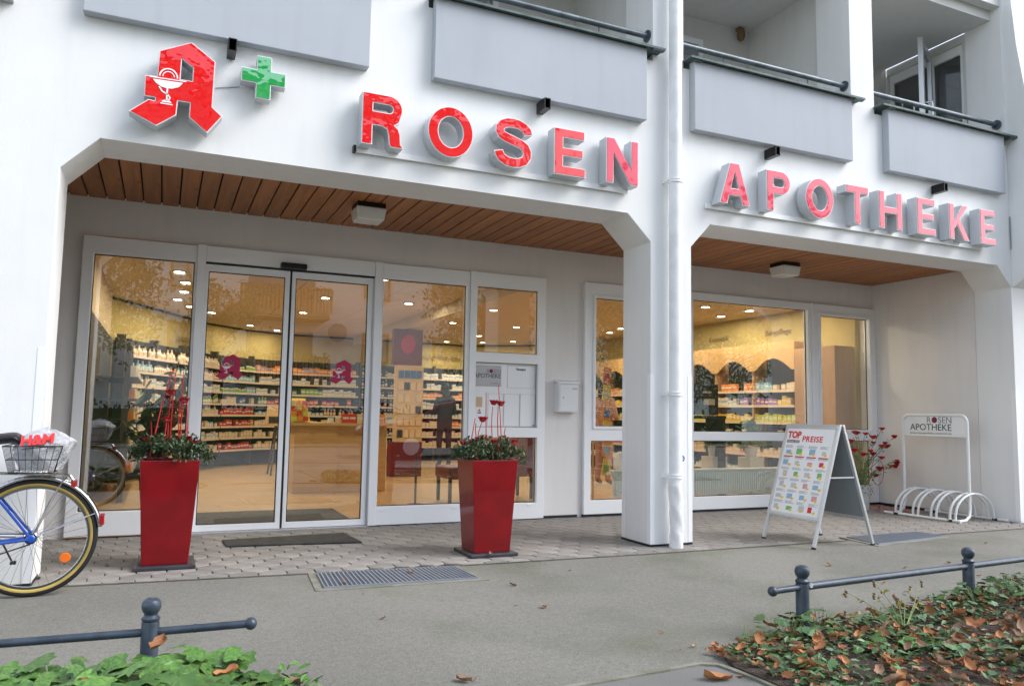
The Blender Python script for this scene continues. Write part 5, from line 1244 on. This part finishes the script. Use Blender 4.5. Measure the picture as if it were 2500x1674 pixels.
shelf_unit((-1.93, 7.25), (-1.05, 9.02), ROWS, 'dark shelving full of white packs seen through the left window', 'left curved shelves', styles=stL)
shelf_unit((-1.0, 9.12), (-.47, 10.15), ROWS, 'dark shelving in the bend of the back wall behind the left door', 'shelves in the wall bend', styles=stL)
shelf_unit((-.43, 10.2), (.32, 11.03), ROWS, 'dark shelving with colourful packs behind the left sliding door', 'colourful shelves behind the left door', styles=stM)
shelf_unit((.36, 11.06), (1.2, 11.48), ROWS, 'dark shelving with pale packs at the middle of the back wall', 'middle back shelves', styles=stR)
shelf_unit((1.24, 11.5), (2.7, 11.62), ROWS, 'dark shelving with rows of small cream cartons behind the right door', 'cream carton shelves', styles=stR)
shelf_unit((2.74, 11.62), (3.7, 11.70), ROWS, 'dark shelving full of brown bottles behind the right door', 'brown bottle shelves', styles=stD)
shelf_unit((3.74, 11.70), (5.35, 11.84), ROWS, 'dark shelving behind the person in black', 'shelves behind the person in black', styles=stB)
shelf_unit((5.45, 11.78), (6.6, 10.86), ROWS, 'dark shelving on the angled rear right wall', 'angled rear right shelves', styles=stB)
shelf_unit((6.70, 10.75), (7.44, 9.42), ROWS, 'dark shelving in the far right bend of the wall', 'far right bend shelves', styles=stW)
RW = [.30, .56, .80, 1.055, 1.31, 1.535]
T = shelf_unit((7.49, 9.25), (7.49, 2.95), RW, 'long wooden wall shelves with scalloped valance behind the right window', 'scalloped wooden shelves', depth=.30, wood=True, split=.92, styles=stW, z1=2.2)
lp = [(2.95, 2.26), (9.25, 2.26)]
n7 = 7; wseg = (9.25-2.95)/n7
for i in range(n7):
    y1 = 9.25-wseg*i; lp += [(y1, 1.84)]+[(y1-.06-(wseg-.12)*k/10, 1.84+.18*math.sin(math.pi*k/10)) for k in range(11)]
lp += [(2.95, 1.84)]
m = MB(); m.prism(lp, 'x', 7.17, 7.19); m.build('valance', 'counter_wood', T)
m = MB(); m.box(7.15, 7.498, 2.18, 2.925, .01, 2.13); m.build('wall_panelling', 'panel_wood', B)
# left wall unit near window 1 with tall perforated uprights
T = thing('display_shelving', 'tall dark perforated shelving upright with boxed goods behind the left window', 'shelves', (-1.6, 5.2, 0))
for (x, y, z) in [(-1.62, 4.6, 1.93), (-1.66, 6.4, 1.95)]:
    m = MB(); m.box(x-.03, x+.03, y-.04, y+.04, .01, z)
    for k in range(40): m.box(x+.0302, x+.032, y-.012, y+.012, .1+k*.045, .122+k*.045)
    m.build('upright', 'upright', T)
for z in (.35, .65, .95, 1.22, 1.48):
    m = MB(); m.box(-1.93, -1.50, 4.65, 7.0, z-.02, z); m.build('shelf', 'upright', T)
    s = 4.75
    while s < 6.9:
        k, c = random.choice([(Cc, 'white'), (Cc, 'green'), (Bt, 'white'), (Cc, 'orange'), (Cc, 'white')])
        items.append((k, c, -1.56, s, z+.001, -math.pi/2, '%s %s on the tall display shelving behind the left window' % (c, k), '%s %ss on the left display shelving' % (c, k))); s += .1
cnts = {}
items.sort(key=lambda t: (t[2]+1.2)**2+(t[3]+5.7)**2)
bulk = {}
for (k, c, x, y, z, rz, lab, grp) in items:
    prod(k, c); cnts[k] = cnts.get(k, 0)+1; jit = (U(-.004, .004), U(-.006, .006)); hz_ = U(.72, 1.25)
    if cnts[k] <= 290:
        o = link(k, PM[(k, c)], None, (x+jit[0], y+jit[1], z), (0, 0, rz+U(-.05, .05)), (1, 1, hz_)); tag(o, lab, k, grp)
    else:
        d_ = bulk.setdefault((k, c), MB()); raw = PM[(k, c, 'raw')]; mt = Matrix.Translation((x+jit[0], y+jit[1], z)) @ Matrix.Rotation(rz, 4, 'Z') @ Matrix.Diagonal((1, 1, hz_, 1))
        o0 = len(d_.v); d_.v += [tuple(mt @ Vector(p)) for p in raw.v]; d_.f += [tuple(o0+i for i in f) for f in raw.f]; d_.m += raw.m
for (k, c), d_ in bulk.items():
    me = d_.build('shelf_stock', [ml.name for ml in PM[(k, c)].materials]); stuff(tag(me, 'rows of %s %ss filling the farthest shop shelves' % (c, k), 'stock'))

# signs on the yellow wall band
for txt, x, y, z, s, ln in [('APOTHEKE', -1.02, 9.0, 2.28, .13, (.44, .90)), ('Vitamine & Mineralien', 4.0, 11.70, 2.38, .14, (1, .08)), ('Homoeopathie', 6.25, 11.1, 2.34, .13, (.78, -.62))]:
    dv = Vector(ln).normalized(); F = Matrix(((dv.x, 0, dv.y), (dv.y, 0, -dv.x), (0, 1, 0)))
    text('wall_lettering', txt, s, (x, y, z), 'stem_dry', B, face=F, ext=.004)
text('wall_lettering', 'Kosmetik', .13, (7.493, 5.3, 2.42), 'stem_dry', B, face='-x', ext=.003)
text('wall_lettering', 'Babypflege', .13, (7.493, 3.9, 2.42), 'stem_dry', B, face='-x', ext=.003)

# counter, table, displays
ct = thing('sales_counter', 'light wooden sales counter behind the right sliding door', 'counter', (1.4, 5.5, 0))
m = MB(); m.box(.33, 1.75, 5.0, 5.75, .915, .95); m.build('counter_top', 'counter_wood', ct); m = MB(); m.box(.42, 1.0, 5.08, 5.7, .01, .914); m.box(1.003, 1.7, 5.12, 5.7, .01, .914); m.build('counter_body', 'counter_wood', ct)
def small(label, cat, name, parts, loc):
    T = thing(name, label, cat, loc)
    for nm, mb, mt in parts: mb.build(nm, mt, T)
    return T
a = MB(); a.add([(.36, 5.05, .951), (.62, 5.05, .951), (.62, 5.35, .951), (.36, 5.35, .951), (.36, 5.30, 1.28), (.58, 5.30, 1.28), (.58, 5.35, 1.28), (.36, 5.35, 1.28)], [(3, 2, 1, 0), (4, 5, 6, 7), (0, 1, 5, 4), (1, 2, 6, 5), (2, 3, 7, 6), (3, 0, 4, 7)])
b_ = MB()
for r_ in range(4):
    for c_ in range(3): b_.cur = (r_+c_) % 3; b_.box(.375+c_*.075, .435+c_*.075, 5.02+r_*.055, 5.06+r_*.055, .975+r_*.07, 1.035+r_*.07)
small('yellow and red stepped counter display of lozenges on the wooden counter', 'counter display', 'counter_display', [('rack', a, 'pack_yellow'), ('packs', b_, ['pack_lime', 'pack_orange', 'pack_red'])], (.6, 5.2, .95))
for i, (x, c, k) in enumerate([(.90, 'white', 'jar'), (1.0, 'cream', 'jar'), (1.10, 'red', 'carton'), (1.2, 'red', 'carton'), (1.30, 'cream', 'carton'), (1.40, 'white', 'bottle'), (1.50, 'orange', 'carton'), (1.60, 'orange', 'carton'), (1.72, 'white', 'carton')]):
    prod(k, c); tag(link(k, PM[(k, c)], None, (x, 5.1, .951), (0, 0, U(-.2, .2)), (1.1, 1.1, 1.1)), '%s %s standing %s on the wooden sales counter' % (c, k, ['at the left', 'second from left', 'third from left', 'fourth from left', 'in the middle', 'just right of middle', 'fourth from right', 'near the right', 'at the right'][i]), k)
tb = MB(); tb.lathe([(.30, 0), (.30, .025)], (.62, 8.2, .845), 28); lg = MB()
for a_ in (0, 2.1, 4.2): lg.tube([(.62+.08*math.cos(a_), 8.2+.08*math.sin(a_), .845), (.62+.24*math.cos(a_), 8.2+.24*math.sin(a_), .01)], .016, 8)
small('small round wooden display table behind the left sliding door', 'table', 'display_table', [('table_top', tb, 'counter_wood'), ('legs', lg, 'upright')], (.62, 8.2, 0))
tr_ = MB(); tr_.box(.40, .80, 8.05, 8.2, .871, 1.02); tr_.box(.42, .62, 8.16, 8.2, 1.02, 1.18); tp = MB()
for k in range(7): tp.box(.44+k*.022, .455+k*.022, 8.03, 8.05, .89, 1.0)
small('beige cosmetics tester rack on the round display table', 'tester rack', 'tester_rack', [('rack', tr_, 'board_beige'), ('testers', tp, 'pack_dark')], (.6, 8.1, .87))
# glasses / card stand with burgundy head
gs = thing('reading_glasses_stand', 'tall beige pegboard stand of packets under a burgundy poster', 'display stand', (2.7, 7.45, 0))
m = MB(); m.box(2.47, 2.95, 7.42, 7.60, .60, 1.93); m.build('pegboard', 'board_beige', gs); m = MB(); m.box(2.40, 2.92, 7.43, 7.55, 1.935, 2.56); m.build('poster', 'burgundy', gs)
m = MB(); m.ball((2.66, 7.43, 2.30), .13, .01, .17, 16, 10); m.build('poster_print', 'decal_red', gs); m = MB(); m.box(2.40, 2.95, 7.40, 7.66, .01, .595); m.build('base', 'burgundy', gs)
for r_ in range(6):
    for c_ in range(4):
        m = MB(); x = 2.50+c_*.108; z = .68+r_*.205; m.box(x, x+.088, 7.395, 7.412, z, z+.13); m.box(x+.02, x+.068, 7.385, 7.394, z+.10, z+.125)
        if not (r_ == 3 and c_ == 2): m.build('packet', 'pack_blue' if (r_ > 4) else 'pack_dark' if (r_+c_) % 5 == 0 else 'pack_cream', gs)
sh_ = MB(); sh_.box(1.70, 2.20, 6.95, 6.98, .01, .72); pr = MB(); pr.box(1.76, 1.98, 6.935, 6.949, .02, .50); hd_ = MB(); hd_.ball((1.86, 6.93, .30), .07, .012, .14); hd_.ball((1.92, 6.93, .18), .06, .012, .12)
small('cardboard standee picturing orange cupped hands on the shop floor', 'cardboard standee', 'cardboard_standee', [('card', sh_, 'paper'), ('picture', pr, 'pack_dark'), ('picture_hands', hd_, 'pack_orange')], (1.95, 6.95, 0))
m = MB(); m.tube([(1.635, 3.48, .008), (1.635, 3.48, .60)], .014, 10); m.lathe([(.02, 0), (.02, .03)], (1.635, 3.48, .60), 12); m.lathe([(.09, 0), (.09, .008)], (1.635, 3.48, .008), 20); tag(m.build('barrier_post', 'upright', smooth=40), 'thin metal barrier post standing on the shop floor', 'barrier post')
def armchair(x, y, lab, rz=0):
    T = thing('armchair', lab, 'chair', (x, y, 0)); m = MB(); m.box(x-.28, x+.28, y-.27, y+.27, .30, .45); m.build('seat', 'burgundy', T, bevel=.03)
    m = MB(); m.box(x+.14, x+.28, y-.27, y+.27, .452, .95); m.build('backrest', 'burgundy', T, bevel=.03)
    for sx in (-.24, .24):
        for sy in (-.22, .22): m = MB(); m.box(x+sx-.018, x+sx+.018, y+sy-.018, y+sy+.018, .008, .30); m.build('leg', 'pack_dark', T)
armchair(2.30, 3.65, 'burgundy upholstered chair just inside the shop behind the right planter')
armchair(3.05, 3.9, 'second burgundy upholstered chair deeper behind the notice board')
m = MB(); m.box(-.88, .60, 2.32, 3.30, .0065, .018); tag(m.build('entrance_mat', 'rubber_mat'), 'large dark entrance mat on the shop floor behind the doors', 'doormat')
# big dark plant behind left window
random.seed(15)
zp = thing('zamioculcas', 'dark glossy-leaved potted plant behind the left window', 'potted plant', (-1.22, 3.4, 0)); zp.name = 'indoor_plant'
m = MB(); m.lathe([(.12, .01), (.16, .42), (.17, .43), (.15, .43)], (-1.25, 3.4, 0), 20); m.build('pot', 'pack_dark', zp, smooth=40)
stm = MB(); lf = MB(); lf.open = True
for _ in range(17):
    a = U(0, 6.28); r = U(.10, .46); h = U(.85, 1.62); pts = [Vector((-1.25, 3.4, .42)), Vector((-1.25+r*.35*math.cos(a), 3.4+r*.35*math.sin(a), .42+(h-.42)*.55)), Vector((-1.25+r*math.cos(a)*.8, 3.4+r*math.sin(a)*.8, h))]; stm.tube(pts, [.012, .010, .004], 6)
    for k in range(20):
        t = .25+.75*k/20; p = pts[0].lerp(pts[1], t*2) if t < .5 else pts[1].lerp(pts[2], t*2-1); lf.inst(*LEAF, rmat(p, U(.11, .17), 1.0))
stm.build('stem', 'leaf_dark', zp); lf.build('leaves', 'leaf_dark', zp)
# plants and items behind right window
def wplant(x, y, h, n, lab):
    T = thing('window_plant', lab, 'potted plant', (x, y, .0)); m = MB(); m.lathe([(.07, .60), (.09, .74), (.08, .74)], (x, y, 0), 16); m.box(x-.12, x+.12, y-.12, y+.12, .01, .60); m.build('pot', 'pack_white', T)
    lf = MB(); lf.open = True
    for _ in range(n):
        a = U(0, 6.28); t = U(0, 1); lf.inst(*LEAF, rmat((x+.24*t*math.cos(a), y+.12*t*math.sin(a), .74+h*U(0, 1)*(1-.5*t)), U(.07, .13), 1.2))
    lf.build('leaves', 'leaf_bush', T)
wplant(6.0, 2.55, .38, 90, 'leafy green plant in a white pot behind the right window near its corner'); wplant(5.55, 2.75, .30, 70, 'smaller green plant in a white pot left of the leafy one behind the right window')
# radiators
for x0, x1, lab in [(3.62, 4.42, 'white ribbed radiator behind the window left of the column'), (4.62, 6.32, 'long white ribbed radiator behind the wide right window')]:
    T = thing('radiator', lab, 'radiator', ((x0+x1)/2, 2.17, 0)); m = MB(); m.box(x0, x1, 2.15, 2.20, .17, .47); m.build('panel', 'radiator', T); m = MB(); x = x0+.02
    while x < x1-.03: m.box(x, x+.018, 2.135, 2.149, .19, .45); x += .034
    stuff(m.build('ribs', 'radiator', T)); m = MB(); m.box(x0-.01, x1+.01, 2.12, 2.24, .471, .485); m.build('top_grille', 'white_edge', T)
m = MB(); m.lathe([(.08, .487), (.085, .60), (.07, .66), (.03, .69), (.001, .695)], (3.80, 2.3, 0), 20); m.tube([(3.72, 2.24, .46), (3.56, 2.2, .44)], .022, 10); tag(m.build('humidifier', 'white_edge', smooth=50), 'white rounded appliance on the radiator behind the narrow window', 'appliance')
# poster with face behind right window
T = thing('face_poster', 'dark display board with a portrait photo of a dark-haired woman behind the right window', 'poster', (5.1, 2.6, 1.0))
m = MB(); m.box(4.75, 5.50, 2.60, 2.64, 1.15, 1.55); m.build('board', 'shop_dark', T)
m = MB(); m.ball((5.02, 2.595, 1.36), .10, .006, .17, 18, 12); m.build('print_hair', 'hair', T); m = MB(); m.ball((4.995, 2.588, 1.37), .062, .006, .095, 18, 12); m.prism([(4.93, 1.152), (5.10, 1.152), (5.03, 1.30), (4.97, 1.30)], 'y', 2.588, 2.592); m.build('print_face', 'skin', T)
m = MB(); m.ball((4.975, 2.582, 1.39), .009, .002, .005); m.ball((5.018, 2.582, 1.39), .009, .002, .005); m.box(4.983, 5.012, 2.580, 2.583, 1.322, 1.330); m.build('print_features', 'pack_dark', T)
m = MB(); m.box(5.25, 5.38, 2.590, 2.599, 1.43, 1.46); m.box(5.26, 5.44, 2.590, 2.599, 1.28, 1.36); m.build('print_caption', 'pack_cream', T); m = MB(); m.box(5.0, 5.04, 2.6, 2.64, .01, 1.149); m.box(4.70, 5.55, 2.5, 2.9, 1.10, 1.14); m.box(4.7, 4.74, 2.52, 2.88, .01, 1.10); m.box(5.51, 5.55, 2.52, 2.88, .01, 1.10); m.build('stand', 'shop_dark', T)
for x, c, k in [(4.70, 'white', 'carton'), (4.86, 'white', 'jar'), (5.02, 'lightblue', 'carton'), (5.2, 'white', 'carton'), (5.34, 'white', 'jar')]:
    prod(k, c); pass
# spinner rack with books
T = thing('book_spinner', 'wooden-pole wire spinner rack for books behind the narrow window', 'spinner rack', (3.92, 3.0, 0))
m = MB(); m.tube([(3.83, 3.0, .01), (3.83, 3.0, 1.96)], .014, 8); m.box(3.62, 4.05, 2.85, 3.15, .008, .05); m.build('pole', 'counter_wood', T); m = MB()
for z in (.45, .68, .92, 1.18, 1.40, 1.62):
    m.tube([(3.83, 2.99, z), (4.10, 2.94, z-.03), (4.10, 2.94, z+.05)], .003, 5); m.tube([(3.86, 2.93, z+.06), (4.10, 2.93, z+.04)], .003, 5)
m.build('wire_pocket', 'white_edge', T); m = MB(); m.box(3.89, 3.98, 2.96, 2.965, 1.80, 1.93); q = m.build('flag', 'print_yellow', T); text('lettering', 'GU', .085, (3.897, 2.958, 1.835), 'pack_dark', q, bold=.002, sx=.8)
m = MB(); m.tube([(3.935, 3.0, 1.65), (3.935, 2.97, 1.81)], .004, 5); m.build('flag_stick', 'white_edge', T)
NB = ['topmost', 'second', 'third', 'fourth', 'fifth', 'sixth']
for i, z in enumerate((1.53, 1.30, 1.06, .84, .60, .36)):
    o = thing('book', 'orange-covered book, %s from the top of the spinner rack' % NB[i], 'book', (3.98, 2.9, z)); mt = Matrix.Translation((3.97, 2.93, z)) @ Matrix.Rotation(.22, 4, 'Y') @ Matrix.Rotation(-.15, 4, 'X')
    m = MB(); m.box(-.055, .055, -.012, .012, 0, .21); m.v = [tuple(mt @ Vector(p)) for p in m.v]; m.build('cover', 'pack_orange' if i % 2 == 0 else 'pack_yellow', o)
    m = MB(); m.box(-.04, .04, -.0145, -.0125, .03, .13); m.v = [tuple(mt @ Vector(p)) for p in m.v]; m.build('cover_picture', ['pack_red', 'pack_cream', 'pack_blue', 'pack_purple', 'pack_lightblue', 'pack_green'][i], o)

# people in the shop
def person(label, x, y, rz, H, top, legs, arms='down', seed=0):
    T = thing('person', label, 'person', (x, y, .006))
    s = H/1.75
    J_ = {'pel': (0, 0, .95), 'wst': (0, .0, 1.10), 'cst': (0, 0, 1.30), 'nkb': (0, .01, 1.46), 'nk': (0, -.005, 1.52), 'hd': (0, -.02, 1.60), 'hdt': (0, -.02, 1.70)}
    for sd, k in ((-1, 'l'), (1, 'r')):
        J_['hp'+k] = (sd*.09, 0, .90); J_['kn'+k] = (sd*.10, -.02, .50); J_['an'+k] = (sd*.10, .03, .09); J_['to'+k] = (sd*.12, -.13, .035)
        J_['sh'+k] = (sd*.17, .01, 1.42)
        if arms == 'fwd': J_['el'+k] = (sd*.225, -.03, 1.13); J_['wr'+k] = (sd*.14, -.25, 1.13); J_['ha'+k] = (sd*.11, -.34, 1.14)
        else: J_['el'+k] = (sd*.25, .03, 1.13); J_['wr'+k] = (sd*.24, -.08, .90); J_['ha'+k] = (sd*.23, -.11, .81)
    Rr = {'pel': .13, 'wst': .135, 'cst': .150, 'nkb': .07, 'nk': .05, 'hd': .082, 'hdt': .070}
    for k in 'lr': Rr.update({'hp'+k: .105, 'kn'+k: .075, 'an'+k: .055, 'to'+k: .035, 'sh'+k: .078, 'el'+k: .058, 'wr'+k: .030, 'ha'+k: .032})
    E_ = [('pel', 'wst'), ('wst', 'cst'), ('cst', 'nkb'), ('nkb', 'nk'), ('nk', 'hd'), ('hd', 'hdt')]
    for k in 'lr': E_ += [('pel', 'hp'+k), ('hp'+k, 'kn'+k), ('kn'+k, 'an'+k), ('an'+k, 'to'+k), ('cst', 'sh'+k), ('sh'+k, 'el'+k), ('el'+k, 'wr'+k), ('wr'+k, 'ha'+k)]
    ks = list(J_); me = bpy.data.meshes.new('body'); me.from_pydata([J_[k] for k in ks], [(ks.index(a), ks.index(b)) for a, b in E_], [])
    o = bpy.data.objects.new('body', me); COL.objects.link(o); sk_ = o.modifiers.new('skin', 'SKIN'); sk_.use_smooth_shade = True
    for i, k in enumerate(ks): me.skin_vertices[0].data[i].radius = (Rr[k]*(1.25 if k in ('cst', 'wst', 'pel') else 1), Rr[k]*.85)
    me.skin_vertices[0].data[ks.index('pel')].use_root = True
    sb_ = o.modifiers.new('sub', 'SUBSURF'); sb_.levels = sb_.render_levels = 1
    dg = bpy.context.evaluated_depsgraph_get(); dg.update(); nm = bpy.data.meshes.new_from_object(o.evaluated_get(dg)); bpy.data.objects.remove(o)
    for mt in (top, legs, 'skin', 'pack_dark'): nm.materials.append(MC[mt])
    for p in nm.polygons:
        c = p.center; p.use_smooth = True
        if c.z > 1.485: p.material_index = 2
        elif abs(c.x) > .13 and ((arms == 'fwd' and c.y < -.24) or (arms != 'fwd' and c.z < .90 and abs(c.x) > .19)): p.material_index = 2
        elif c.z < .07: p.material_index = 3
        elif c.z < .93 and abs(c.x) < .19: p.material_index = 1
        else: p.material_index = 0
    nm.transform(Matrix.Translation((x, y, .006)) @ Matrix.Rotation(rz, 4, 'Z') @ Matrix.Scale(s, 4)); nm.name = 'body'
    b = bpy.data.objects.new('body', nm); COL.objects.link(b); par(b, T)
    def tf(mb): mb.v = [tuple((Matrix.Translation((x, y, .006)) @ Matrix.Rotation(rz, 4, 'Z') @ Matrix.Scale(s, 4)) @ Vector(p)) for p in mb.v]; return mb
    h = MB(); h.ball((0, .005, 1.665), .098, .105, .105, 16, 10); h.ball((0, .055, 1.56), .085, .05, .12, 12, 8); tf(h).build('hair', 'hair', T, smooth=60)
    fc = MB(); fc.ball((-.032, -.115, 1.635), .011, .006, .007); fc.ball((.032, -.115, 1.635), .011, .006, .007); fc.box(-.02, .02, -.112, -.106, 1.565, 1.572); tf(fc).build('eyes_and_mouth', 'pack_dark', T)
    ns = MB(); ns.ball((0, -.118, 1.605), .012, .018, .022); ns.ball((-.093, -.015, 1.62), .012, .02, .03); ns.ball((.093, -.015, 1.62), .012, .02, .03); tf(ns).build('nose_and_ears', 'skin', T, smooth=60)
    fg = MB()
    for sd in (-1, 1):
        hx, hy, hz2 = (sd*.11, -.34, 1.14) if arms == 'fwd' else (sd*.23, -.11, .81); dr_ = Vector((-.15*sd, -1, .1)).normalized() if arms == 'fwd' else Vector((0, -.35, -1)).normalized()
        for i in range(4): b0 = Vector((hx+(i-1.5)*.017, hy, hz2)); fg.tube([b0, b0+dr_*.05, b0+dr_*(.085-.006*abs(i-1.3))+Vector((0, .012, -.008))], [.009, .008, .006], 6)
        b0 = Vector((hx-sd*.03, hy, hz2)); fg.tube([b0, b0+dr_*.03+Vector((-sd*.02, 0, 0)), b0+dr_*.055+Vector((-sd*.022, 0, 0))], [.010, .009, .007], 6)
    tf(fg).build('fingers', 'skin', T, smooth=60)
person('person in black with dark hair seen from behind in the shop', 4.02, 9.3, math.pi, 1.70, 'cloth_black', 'cloth_black', 'fwd')
person('person in a pink short-sleeved top behind the book spinner', 5.30, 5.2, math.pi*.65, 1.66, 'cloth_pink', 'cloth_pink', 'fwd')

# ================================================================== ACROSS THE STREET (seen mirrored in the glass)
random.seed(101)
HS = thing('house_across_street', 'white house with wooden balconies mirrored in the shop windows', 'house', (4, -26, 0))
m = MB(); m.box(-9, 12.5, -36, -24, -.04, 13.2); m.build('wall', 'house_white', HS)
m = MB(); m.prism([(-24+.9, 13.2), (-36-.9, 13.2), (-30, 15.6)], 'x', -10, 13.5); m.build('roof', 'roof_red', HS)
for fl in range(4):
    z = 2.3+fl*2.8
    for (x0, x1) in [(1.4, 4.9), (-7, -3.5)]:
        p = MB(); p.box(x0, x1, -24, -22.6, z-.16, z); p.box(x0, x1, -24, -22.6, z+2.55, z+2.62) if fl < 3 else None
        bl = p.build('balcony', 'balcony_wood', HS)
        p = MB(); x = x0
        while x < x1: p.box(x, x+.11, -22.62, -22.58, z, z+.95); x += .145
        p.box(x0, x1, -22.66, -22.54, z+.95, z+1.02); p.build('balustrade', 'balcony_wood', bl)
        p = MB(); p.box(x0+.4, x1-.4, -24.02, -23.98, z+.02, z+2.1); p.build('balcony_window', 'car_glass', bl)
        p = MB(); p.open = True
        for _ in range(220): p.inst(*LEAF, rmat((U(x0, x1), U(-22.55, -22.4), z+U(.5, 1.1)), U(.12, .2), 1.2))
        p.build('flower_box', 'leaf_tree', bl)
for fl in range(4):
    for x in (6.6, 9.8, -1.2):
        z = 3.2+fl*2.8; p = MB(); p.prism([[(x, z), (x+1.2, z), (x+1.2, z+1.3), (x, z+1.3)], [(x+.1, z+.1), (x+.1, z+1.2), (x+.55, z+1.2), (x+.55, z+.1)], [(x+.65, z+.1), (x+.65, z+1.2), (x+1.1, z+1.2), (x+1.1, z+.1)]], 'y', -24, -23.9); wq = p.build('window', 'balcony_wood', HS)
        p = MB(); p.box(x+.1, x+1.1, -23.99, -23.97, z+.1, z+1.2); p.build('pane', 'paper_grey', wq)
dsh = thing('satellite_dish', 'satellite dish on the white house mirrored in the right sliding door', 'satellite dish', (5.4, -23.4, 4.4)); m = MB(); m.lathe([(.02, .02), (.25, .06), (.40, .16)], (5.4, -23.5, 4.4), 24, 'y'); m.open = True; m.build('dish', 'print_grey', dsh); m = MB(); m.tube([(5.4, -23.5, 4.4), (5.4, -24, 4.2)], .03, 6); m.build('arm', 'print_grey', dsh)
m = MB(); m.open = True
for _ in range(5000): m.inst(*LEAF, rmat((U(-14, 22), U(-18.6, -17.4), U(0, 1.25)), U(.12, .22), 1.3))
m.box(-14, 22, -18.4, -17.6, 0, 1.1); hg = tag(m.build('hedge', 'hedge'), 'clipped dark green hedge across the street, mirrored in the doors', 'hedge')
def tree(x, y, H, Rc, n, label, seed, mt='leaf_tree', zc=.62):
    random.seed(seed); T = thing('street_tree', label, 'tree', (x, y, 0))
    t = MB(); t.tube([(x, y, -.04), (x+.1, y, H*.35), (x-.05, y+.1, H*.6), (x, y, H*.9)], [.22, .17, .11, .03], 10); tips = []
    for i in range(14):
        a = i*2.4; h = H*U(.28, .7); L = Rc*U(.6, .95); p1 = (x+L*math.cos(a), y+L*math.sin(a), h+L*.7); t.tube([(x, y, h), (x+L*.5*math.cos(a), y+L*.5*math.sin(a), h+L*.45), p1], [.07, .045, .015], 6); tips.append(p1)
    t.build('trunk', 'bark', T); c = MB(); c.open = True
    cl = tips+[(x+Rc*U(-.9, .9), y+Rc*U(-.9, .9), H*zc+Rc*U(-1.0, 1.2)) for _ in range(34)]
    for p in cl:
        r = Rc*U(.22, .38)
        for _ in range(n//len(cl)):
            v = Vector((random.gauss(0, 1), random.gauss(0, 1), random.gauss(0, .8)))*r*.55; c.inst(*LEAF, rmat(Vector(p)+v, U(.14, .24), 1.4))
    c.build('crown', mt, T)
tree(-4.2, -16.0, 8.5, 2.6, 7000, 'dark leafy street tree mirrored in the left window', 1)
tree(15.2, -14.6, 7.4, 3.1, 14000, 'leafy tree mirrored in the wide right window', 2)
tree(.4, -19.3, 6.0, 1.3, 2500, 'slim young tree mirrored in the left sliding door', 3)
tree(10.5, -19.4, 8.0, 2.2, 5000, 'street tree before the white house mirrored beside the notice board', 4)
tree(26, -24, 10, 3.5, 5000, 'large tree far down the street on the right', 5)
tree(20.5, -21, 8.5, 3.0, 6000, 'second tree beyond the parked cars on the far right, mirrored in the wide window', 6)
h2 = thing('backdrop_house', 'low pale backdrop house with a red roof added far right across the street', 'house', (26, -32, 0))  # unseen house added so the panes mirror less bare sky
m = MB(); m.box(15, 38, -40, -31, -.04, 6.6); m.build('wall', 'house_white', h2); m = MB(); m.prism([(-30.2, 6.6), (-40.8, 6.6), (-35.5, 9.4)], 'x', 14.4, 38.6); m.build('roof', 'roof_red', h2)
for i in range(6):
    for z in (1.0, 3.9):
        x = 16.5+i*3.6; m = MB(); m.box(x, x+1.3, -30.99, -30.93, z, z+1.4); m.build('window', 'car_glass', h2)
# parked car
CR = thing('parked_car', 'dark red parked car mirrored in the shop window beside the right planter', 'car', (5.6, -9.6, 0))
side = [(3.35, .35), (3.30, .60), (3.45, .78), (4.35, .93), (5.05, 1.33), (5.6, 1.44), (6.6, 1.42), (7.3, 1.05), (7.65, .95), (7.72, .55), (7.6, .30), (7.15, .25), (7.05, .45), (6.8, .58), (6.5, .45), (6.4, .25), (4.7, .25), (4.6, .45), (4.3, .58), (4.05, .45), (3.95, .25)]
m = MB(); m.prism(side, 'y', -10.45, -8.75); m.build('body', 'car_paint', CR, bevel=.06)
m = MB(); m.prism([(4.55, .95), (5.12, 1.28), (5.75, 1.37), (5.75, .97)], 'y', -10.46, -8.735); m.prism([(5.83, .97), (5.83, 1.37), (6.5, 1.35), (7.0, 1.05), (6.9, .97)], 'y', -10.46, -8.735); m.build('side_window', 'car_glass', CR)
m = MB(); m.add([(4.34, -10.3, .96), (4.34, -8.9, .96), (5.02, -8.98, 1.36), (5.02, -10.22, 1.36)], [(0, 1, 2, 3)]); m.open = True; m.build('windscreen', 'car_glass', CR)
for x in (4.33, 6.80):
    for y in (-10.40, -8.80): m = MB(); m.lathe([(.20, -.10), (.31, -.10), (.31, .10), (.20, .10)], (x, y, .30), 24, 'y'); wq = m.build('wheel', 'rubber', CR); m = MB(); m.lathe([(.20, -.08), (.20, .115)], (x, y, .30), 16, 'y'); m.build('rim', 'alu', wq)
for y in (-10.2, -9.0): m = MB(); m.ball((3.40, y, .68), .10, .14, .07); m.build('headlight', 'white_edge', CR)
